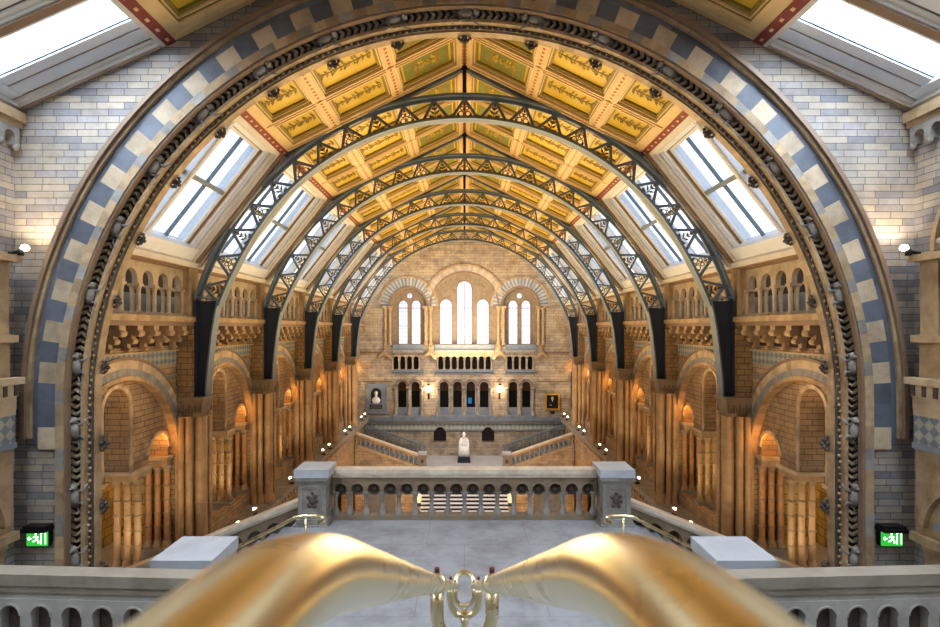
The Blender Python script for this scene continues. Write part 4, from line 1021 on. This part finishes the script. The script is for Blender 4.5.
# ---- thick double brass rail
def qb(p0, p1, p2, n):
    return [tuple((1 - t) ** 2 * a + 2 * t * (1 - t) * b_ + t * t * c_ for a, b_, c_ in zip(p0, p1, p2)) for t in [i / n for i in range(n + 1)]]
t = thing('double_brass_handrail', 'pair of thick polished brass rail tubes joined by curved brackets', 'handrail')
zd = lambda d: .010 - .4877 * d
zn = lambda d: -.109 - .123 * d
for s_ in (-1, 1):
    x = s_ * .107
    pts = [(x, -.6, -.04), (x, -.2, zn(-.2)), (x, .1, zn(.1)), (x, .2, zn(.2))] + qb((x, .235, zn(.235)), (x, .325, -.149), (x, .46, zd(.46)), 14) + [(x, d, zd(d)) for d in (.6, .9, 1.3, 2.0, 3, 4, 5, 6.2)]
    mb = MB(); mb.tube(pts, .03, 40); mb.build('rail_tube', 'brass', t)
mb = MB(); mb.tube([(-.107, 6.2, zd(6.2))] + [(-.107 * math.cos(a), 6.25 + .10 * math.sin(a), zd(6.2) + .09 * math.sin(a)) for a in [PI * q / 12 for q in range(13)]] + [(.107, 6.2, zd(6.2))], .028, 14); mb.build('end_loop', 'brass', t)
for d in (2.06, 4.05, 6.1):
    zc = zd(d); pts = [(-.107, d, zc + .0), (-.107, d, zc - .13)] + [(-.107 * math.cos(a), d, zc - .13 - .107 * math.sin(a)) for a in [PI * q / 12 for q in range(1, 12)]] + [(.107, d, zc - .13), (.107, d, zc)]
    mb = MB(); mb.tube(pts, .026, 14); mb.tube([(0, d, zc - .24), (0, d, zc - .34)], [.035, .02], 12)
    br = mb.build('bracket', 'brass', t)
    mb = MB(); mb.tube([(0, d, zc - .33), (0, d, -1.10 - .4877 * (d - .3) if d < 6.5 else ZF)], .02, 12); mb.build('support_post', 'steel', t)
    for s_ in (-1, 1):
        mb = MB(); dv = Vector((0, 1, -.4877)).normalized(); c0 = Vector((s_ * .107, d, zc)); mb.tube([c0 - dv * .045, c0 - dv * .035, c0 + dv * .035, c0 + dv * .045], [.031, .038, .038, .031], 20); mb.build('collar', 'brass', br)
        mb = MB(); mb.tube([(s_ * .107, d, zc + .03), (s_ * .107, d, zc + .062)], .010, 8); mb.build('bolt_cap', 'bolt', br)

# =================================================================== SIDE WALL DRESSING OF THE STAIR BAY
for s_, sd in ((-1, 'bust relief'), (1, 'painting')):
    mi = s_ < 0
    t = thing('roof_cornice', 'stone cornice with small corbels under the near skylight, %s side' % sd, 'cornice', 'cornices under the near skylights')
    mb = MB(); mb.box(2.5, 9.66, 3.72, 3.9, 7.98, 8.3, FS); mb.box(2.5, 9.66, 3.62, 3.72, 8.05, 8.3, FS); mb.build('cornice_strip', 'tan', t, mi)
    ops = [(9.40 - .34 * i - .11, 9.40 - .34 * i + .11, 3.42, 3.3, 'arch') for i in range(18)]
    mb = MB(); mb.panel(3.3, 9.6, 3.3, 3.62, 8.06, 8.22, ops, FS, n=6)
    for i in range(18): mb.ball((8.1, 9.57 - .34 * i, 3.28), (.07, .07, .08), 6)
    mb.build('arched_corbels', 'greystone', t, mi)
    t = thing('wall_niche', 'round headed stone niche with ball ornament on the near %s side wall' % sd, 'niche', 'niches of the near side walls')
    mb = MB(); c = 7.75; mb.ring(c, 1.35, 1.05, 1.15, 0, PI, 8.10, 8.24, 24, FS); mb.build('arch_molding', 'tan', t, mi); mb = MB(); mb.ring(c, 1.35, 1.42, 1.5, 0, PI, 8.12, 8.24, 24, FS); mb.build('arch_molding', 'tan', t, mi)
    mb = MB()
    for i in range(15):
        a = PI * (i + .5) / 15; mb.ball((8.14, c + 1.28 * math.cos(a), 1.35 + 1.28 * math.sin(a)), (.09, .08, .08), 8)
    mb.build('ball_ornament', 'greystone', t, mi)
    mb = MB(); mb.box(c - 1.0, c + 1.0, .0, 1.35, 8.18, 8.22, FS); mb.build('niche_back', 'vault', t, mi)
    t = thing('wall_buttress', 'stepped stone buttress with tile band on the near %s side wall' % sd, 'buttress', 'buttresses of the near side walls')
    mb = MB(); mb.box(6.2, 9.30, 1.15, 1.27, 7.78, 8.22, FS); mb.box(8.9, 9.25, -.15, 1.15, 7.95, 8.22, FS); mb.box(8.6, 9.3, -.25, -.12, 7.82, 8.22, FS); mb.box(6.2, 9.3, -1.0, -.25, 7.98, 8.22, FS); mb.build('shaft', 'tan', t, mi)
    mb = MB(); mb.box(6.2, 9.34, -.98, -.86, 7.74, 8.22, FS); mb.box(6.2, 9.32, -1.2, -.98, 7.84, 8.22, FS)
    mb.box(6.2, 9.3, -1.42, -1.2, 7.86, 8.22, FS); mb.build('string_course', 'pale', t, mi)
    mb = MB()
    for i in range(12): mb.box(9.22 - i * .22, 9.3 - i * .22, -1.18, -1.0, 7.825, 7.85, FS)
    mb.build('slot_pattern', 'dark', t, mi)
    mb = MB(); mb.box(6.2, 9.3, -1.52, -1.42, 7.87, 8.22, FS, 1); mb.box(6.2, 9.3, -2.0, -1.52, 7.88, 8.22, FS); mb.box(6.2, 9.3, -2.1, -2.0, 7.85, 8.22, FS, 2); mb.build('tile_band', ('diaper', 'pale', 'blueledge'), t, mi)
    mb = MB(); p = [(7.85, -2.1), (7.88, -2.8), (8.0, -3.1), (8.05, -3.4), (8.22, -3.4), (8.22, -2.1)]
    f = [(a, 9.3, b_) for a, b_ in p]; g_ = [(a, 6.2, b_) for a, b_ in p]; n = len(p)
    mb.panel(6.2, 9.3, -3.55, -2.1, 7.92, 8.22, [(7.45, 8.75, -3.5, -3.55, 'arch')], FS, n=14)
    mb.ring(8.1, -3.5, .66, .8, 0, PI, 7.86, 7.94, 18, FS, (0, 1)); mb.ring(8.1, -3.5, .95, 1.05, .1, PI - .1, 7.82, 7.94, 18, FS, (0,))
    mb.box(8.75, 9.3, -3.7, -3.55, 7.8, 8.22, FS); mb.build('lower_arch', ('tan', 'blueledge'), t, mi)
    mb = MB(); column(mb, 7.98, 9.0, -5.4, -3.7, .11, 0, 0, 0, 10, 0, 1.6, .4); mb.build('column', 'tan', t, mi)
    mb = MB(); mb.box(7.3, 8.8, -5.4, -2.9, 8.19, 8.215, FS); mb.build('recess', 'dark', t, mi)
    # wall end hook of the arch blocks
    # spotlight
    t = thing('wall_spotlight', 'glowing spotlight on the near wall ledge, %s side' % sd, 'lamp', 'spotlights of the near walls')
    sx = s_ * 7.72
    mb = MB(); mb.tube([(s_ * 7.95, 9.25, 1.30), (s_ * 7.72, 9.25, 1.34)], .03, 8); mb.tube([(s_ * 7.72, 9.22, 1.26), (s_ * 7.72, 9.22, 1.36)], .05, 10); mb.build('bracket', 'iron', t)
    mb = MB(); mb.ball((s_ * 7.68, 9.26, 1.40), (.07, .06, .06), 10); mb.build('bulb', 'lamp', t)
    # exit sign
    t = thing('exit_sign', 'green lit emergency exit sign with running figure and arrow, %s side' % sd, 'sign', 'green exit signs')
    xc = s_ * 7.71; za, zb = -3.93, -3.66
    mb = MB(); mb.box(xc - .22, xc + .22, -3.66, -3.60, 9.44, 9.68, FX); mb.box(xc - .20, xc + .20, -3.60, -3.56, 9.48, 9.68, FX); mb.box(xc - .19, xc + .19, -3.94, -3.66, 9.58, 9.68, FX); mb.build('casing', 'iron', t)
    mb = MB(); mb.box(xc - .185, xc + .185, za, zb, 9.55, 9.58, FX); mb.build('sign_face', 'green', t)
    mb = MB(); y0, y1 = 9.545, 9.55
    def br_(a, b_, c_, d_, w=.010): 
        dx, dz = c_ - a, d_ - b_; l = math.hypot(dx, dz); nx, nz = -dz / l * w, dx / l * w
        q = [(xc + a + nx, -3.795 + b_ + nz), (xc + c_ + nx, -3.795 + d_ + nz), (xc + c_ - nx, -3.795 + d_ - nz), (xc + a - nx, -3.795 + b_ - nz)]
        mb.hexa([(u, y0, v) for u, v in q] + [(u, y1, v) for u, v in q])
    br_(-.02, .05, .0, -.01, .016); br_(.0, -.01, .04, -.05); br_(.04, -.05, .03, -.09); br_(.0, -.01, -.04, -.05); br_(-.04, -.05, -.075, -.05); br_(-.02, .045, -.06, .02); br_(-.02, .045, .03, .02)
    mb.ball((xc - .015, 9.548, -3.795 + .085), (.018, .003, .018), 8)
    br_(-.16, 0, -.09, 0); br_(-.16, 0, -.13, .03, .007); br_(-.16, 0, -.13, -.03, .007)
    for (a, b_, c_, d_) in ((.08, -.1, .08, .1), (.16, -.1, .16, .1), (.08, .1, .16, .1)): br_(a, b_, c_, d_, .008)
    mb.build('pictogram', 'signwhite', t)

# ---- floodlights on the gallery ledges
def flood(x, y, lab):
    t = thing('ledge_floodlight', lab, 'lamp', 'floodlights on the gallery ledges', (x, y, -6.95))
    s_ = 1 if x > 0 else -1
    mb = MB(); mb.box(-.1, .1, -.06, .06, 0, .04); mb.tube([(0, 0, .04), (0, 0, .14)], .02, 6); mb.build('base', 'iron', t)
    mb = MB(); mb.tube([(0, 0, .12), (s_ * .02, -.02, .2), (s_ * .05, -.04, .26)], [.06, .1, .12], 10); mb.build('lamp_head', 'slab', t)
    mb = MB(); mb.ball((s_ * .055, -.05, .27), (.07, .06, .04), 10); mb.build('bulb', 'lamp', t)
for k in range(2, 7):
    for s_ in (-1, 1):
        for j, off in enumerate((-1.6, -3.0)):
            flood(s_ * 7.72, DN(k) + off, '%s warm floodlight on the ledge under the %s gallery arch, %s' % (('farther', 'nearer')[j], ORD[k - 1], SIDE[s_]))

# =================================================================== LIGHTS
def lamp(kind, loc, energy, col, **k):
    l = bpy.data.lights.new('lamp_or_fill_light', kind); l.energy = energy; l.color = col
    for a, v in k.items(): setattr(l, a, v)
    o = bpy.data.objects.new('lamp_or_fill_light', l); C.objects.link(o); o.location = loc; return o  # shared by lamps, skylight areas and added fills
WARM = (1, .62, .30); WARM2 = (1, .78, .52)
def aim(o, tgt): o.rotation_euler = (Vector(tgt) - Vector(o.location)).to_track_quat('-Z', 'Y').to_euler()
for k in range(1, 7):
    for s_ in (-1, 1):
        c = DN(k) - B / 2
        lamp('POINT', (s_ * 10.4, c, -5.2), 42, WARM, shadow_soft_size=.3)              # gallery lamps
        o = lamp('SPOT', (s_ * 7.4, c - .3, -6.4), 190, WARM2, shadow_soft_size=.15, spot_size=2.3, spot_blend=.6); aim(o, (s_ * 8.4, c + .5, -2.5))
        for q in (-1, 1): lamp('POINT', (s_ * 8.95, c + q * 1.82, -3.32), 4, (1, .45, .10), shadow_soft_size=.08)
        lamp('POINT', (s_ * 8.52, DN(k) - .75, -3.2), 7, (1, .42, .08), shadow_soft_size=.08)
        o = lamp('AREA', (s_ * 7.3, c, -.9), 10, WARM, shape='RECTANGLE', size=.3, size_y=4); aim(o, (s_ * 8.4, c, -.1))
for k in range(1, 7):                                                                     # added fill panels in mid-air, brightening the ceiling
    c = DN(k) - B / 2
    o = lamp('AREA', (0, c, -2.5), 430, (1, .74, .38), shape='RECTANGLE', size=5, size_y=4); o.rotation_euler = (PI, 0, 0)
    for s_ in (-1, 1):
        pt = FG(-B / 2, L2 / 2, .75)
        o = lamp('AREA', (s_ * pt[0], DN(k) + pt[1], pt[2]), 1, (1, 1, 1), shape='RECTANGLE', size=4.4, size_y=3.9); o.data.cycles.is_portal = True
        aim(o, (s_ * (pt[0] - gz), DN(k) + pt[1], pt[2] - gx))
for s_ in (-1, 1):
    o = lamp('SPOT', (s_ * 7.6, 9.15, 1.45), 60, WARM2, shadow_soft_size=.05, spot_size=1.6, spot_blend=.8); aim(o, (s_ * 7.75, 9.68, 2.0))
    lamp('POINT', (X(464.5 + s_ * 35.3), FW - .8, Z(388)), 45, WARM2, shadow_soft_size=.15)
    lamp('POINT', (s_ * 4.5, 34, -12.5), 400, WARM, shadow_soft_size=.5)
o = lamp('AREA', (0, 33.5, -3), 260, (.95, .95, 1), shape='RECTANGLE', size=7, size_y=3); aim(o, (0, FW, -10.5))  # added fill brightening the statue and landing
o = lamp('AREA', (0, 35, 2), 260, (1, .85, .65), shape='RECTANGLE', size=8, size_y=5); aim(o, (0, FW, -2)); o.data.energy = 480; o.data.color = (1, .96, .92)  # added frontal fill for the far wall
for s_ in (-1, 1):
    pt = FH(2.3, L3 / 2, .7); o = lamp('AREA', (s_ * pt[0], pt[1], pt[2]), 3700, (.84, .92, 1), shape='RECTANGLE', size=14.4, size_y=3.0)
    aim(o, (s_ * (pt[0] - hz), pt[1], pt[2] - hx))

# =================================================================== WORLD + CAMERA
w = bpy.data.worlds.new('sky'); bpy.context.scene.world = w; w.use_nodes = True; nt = w.node_tree; nt.nodes.clear()
tc = nd(nt, 'ShaderNodeTexCoord'); n = nd(nt, 'ShaderNodeTexNoise'); n.inputs['Scale'].default_value = 3.2; n.inputs['Detail'].default_value = 6; n.inputs['Distortion'].default_value = .5
nt.links.new(tc.outputs['Generated'], n.inputs[0]); r = nd(nt, 'ShaderNodeValToRGB'); nt.links.new(n.outputs[0], r.inputs[0])
r.color_ramp.elements[0].position = .36; r.color_ramp.elements[0].color = (.34, .43, .52, 1); r.color_ramp.elements[1].position = .55; r.color_ramp.elements[1].color = (1, 1, 1, 1)
bg = nd(nt, 'ShaderNodeBackground'); nt.links.new(r.outputs[0], bg.inputs[0]); bg.inputs[1].default_value = 2.2
ow = nd(nt, 'ShaderNodeOutputWorld'); nt.links.new(bg.outputs[0], ow.inputs[0])

for o in list(C.objects):
    if o.parent is None: o.location.z += GROUND
cam = bpy.data.cameras.new('camera'); co = bpy.data.objects.new('camera', cam); C.objects.link(co)
co.location = (0, 0, GROUND); co.rotation_euler = (PI / 2, 0, 0)
cam.lens = 530 / 940 * 36; cam.sensor_width = 36; cam.shift_x = 5.5 / 940; cam.shift_y = 14.5 / 940; cam.clip_start = .02; cam.clip_end = 200
cam.dof.use_dof = True; cam.dof.focus_distance = 15; cam.dof.aperture_fstop = 5.6
bpy.context.scene.camera = co
sc = bpy.context.scene
sc.view_settings.view_transform = 'Standard'; sc.view_settings.exposure = 0.0; sc.view_settings.look = 'Medium High Contrast'; sc.view_settings.exposure = .12
sc.cycles.use_denoising = True; sc.cycles.max_bounces = 8; sc.cycles.diffuse_bounces = 4; sc.cycles.glossy_bounces = 3; sc.cycles.transparent_max_bounces = 8
sc.cycles.sample_clamp_indirect = 6
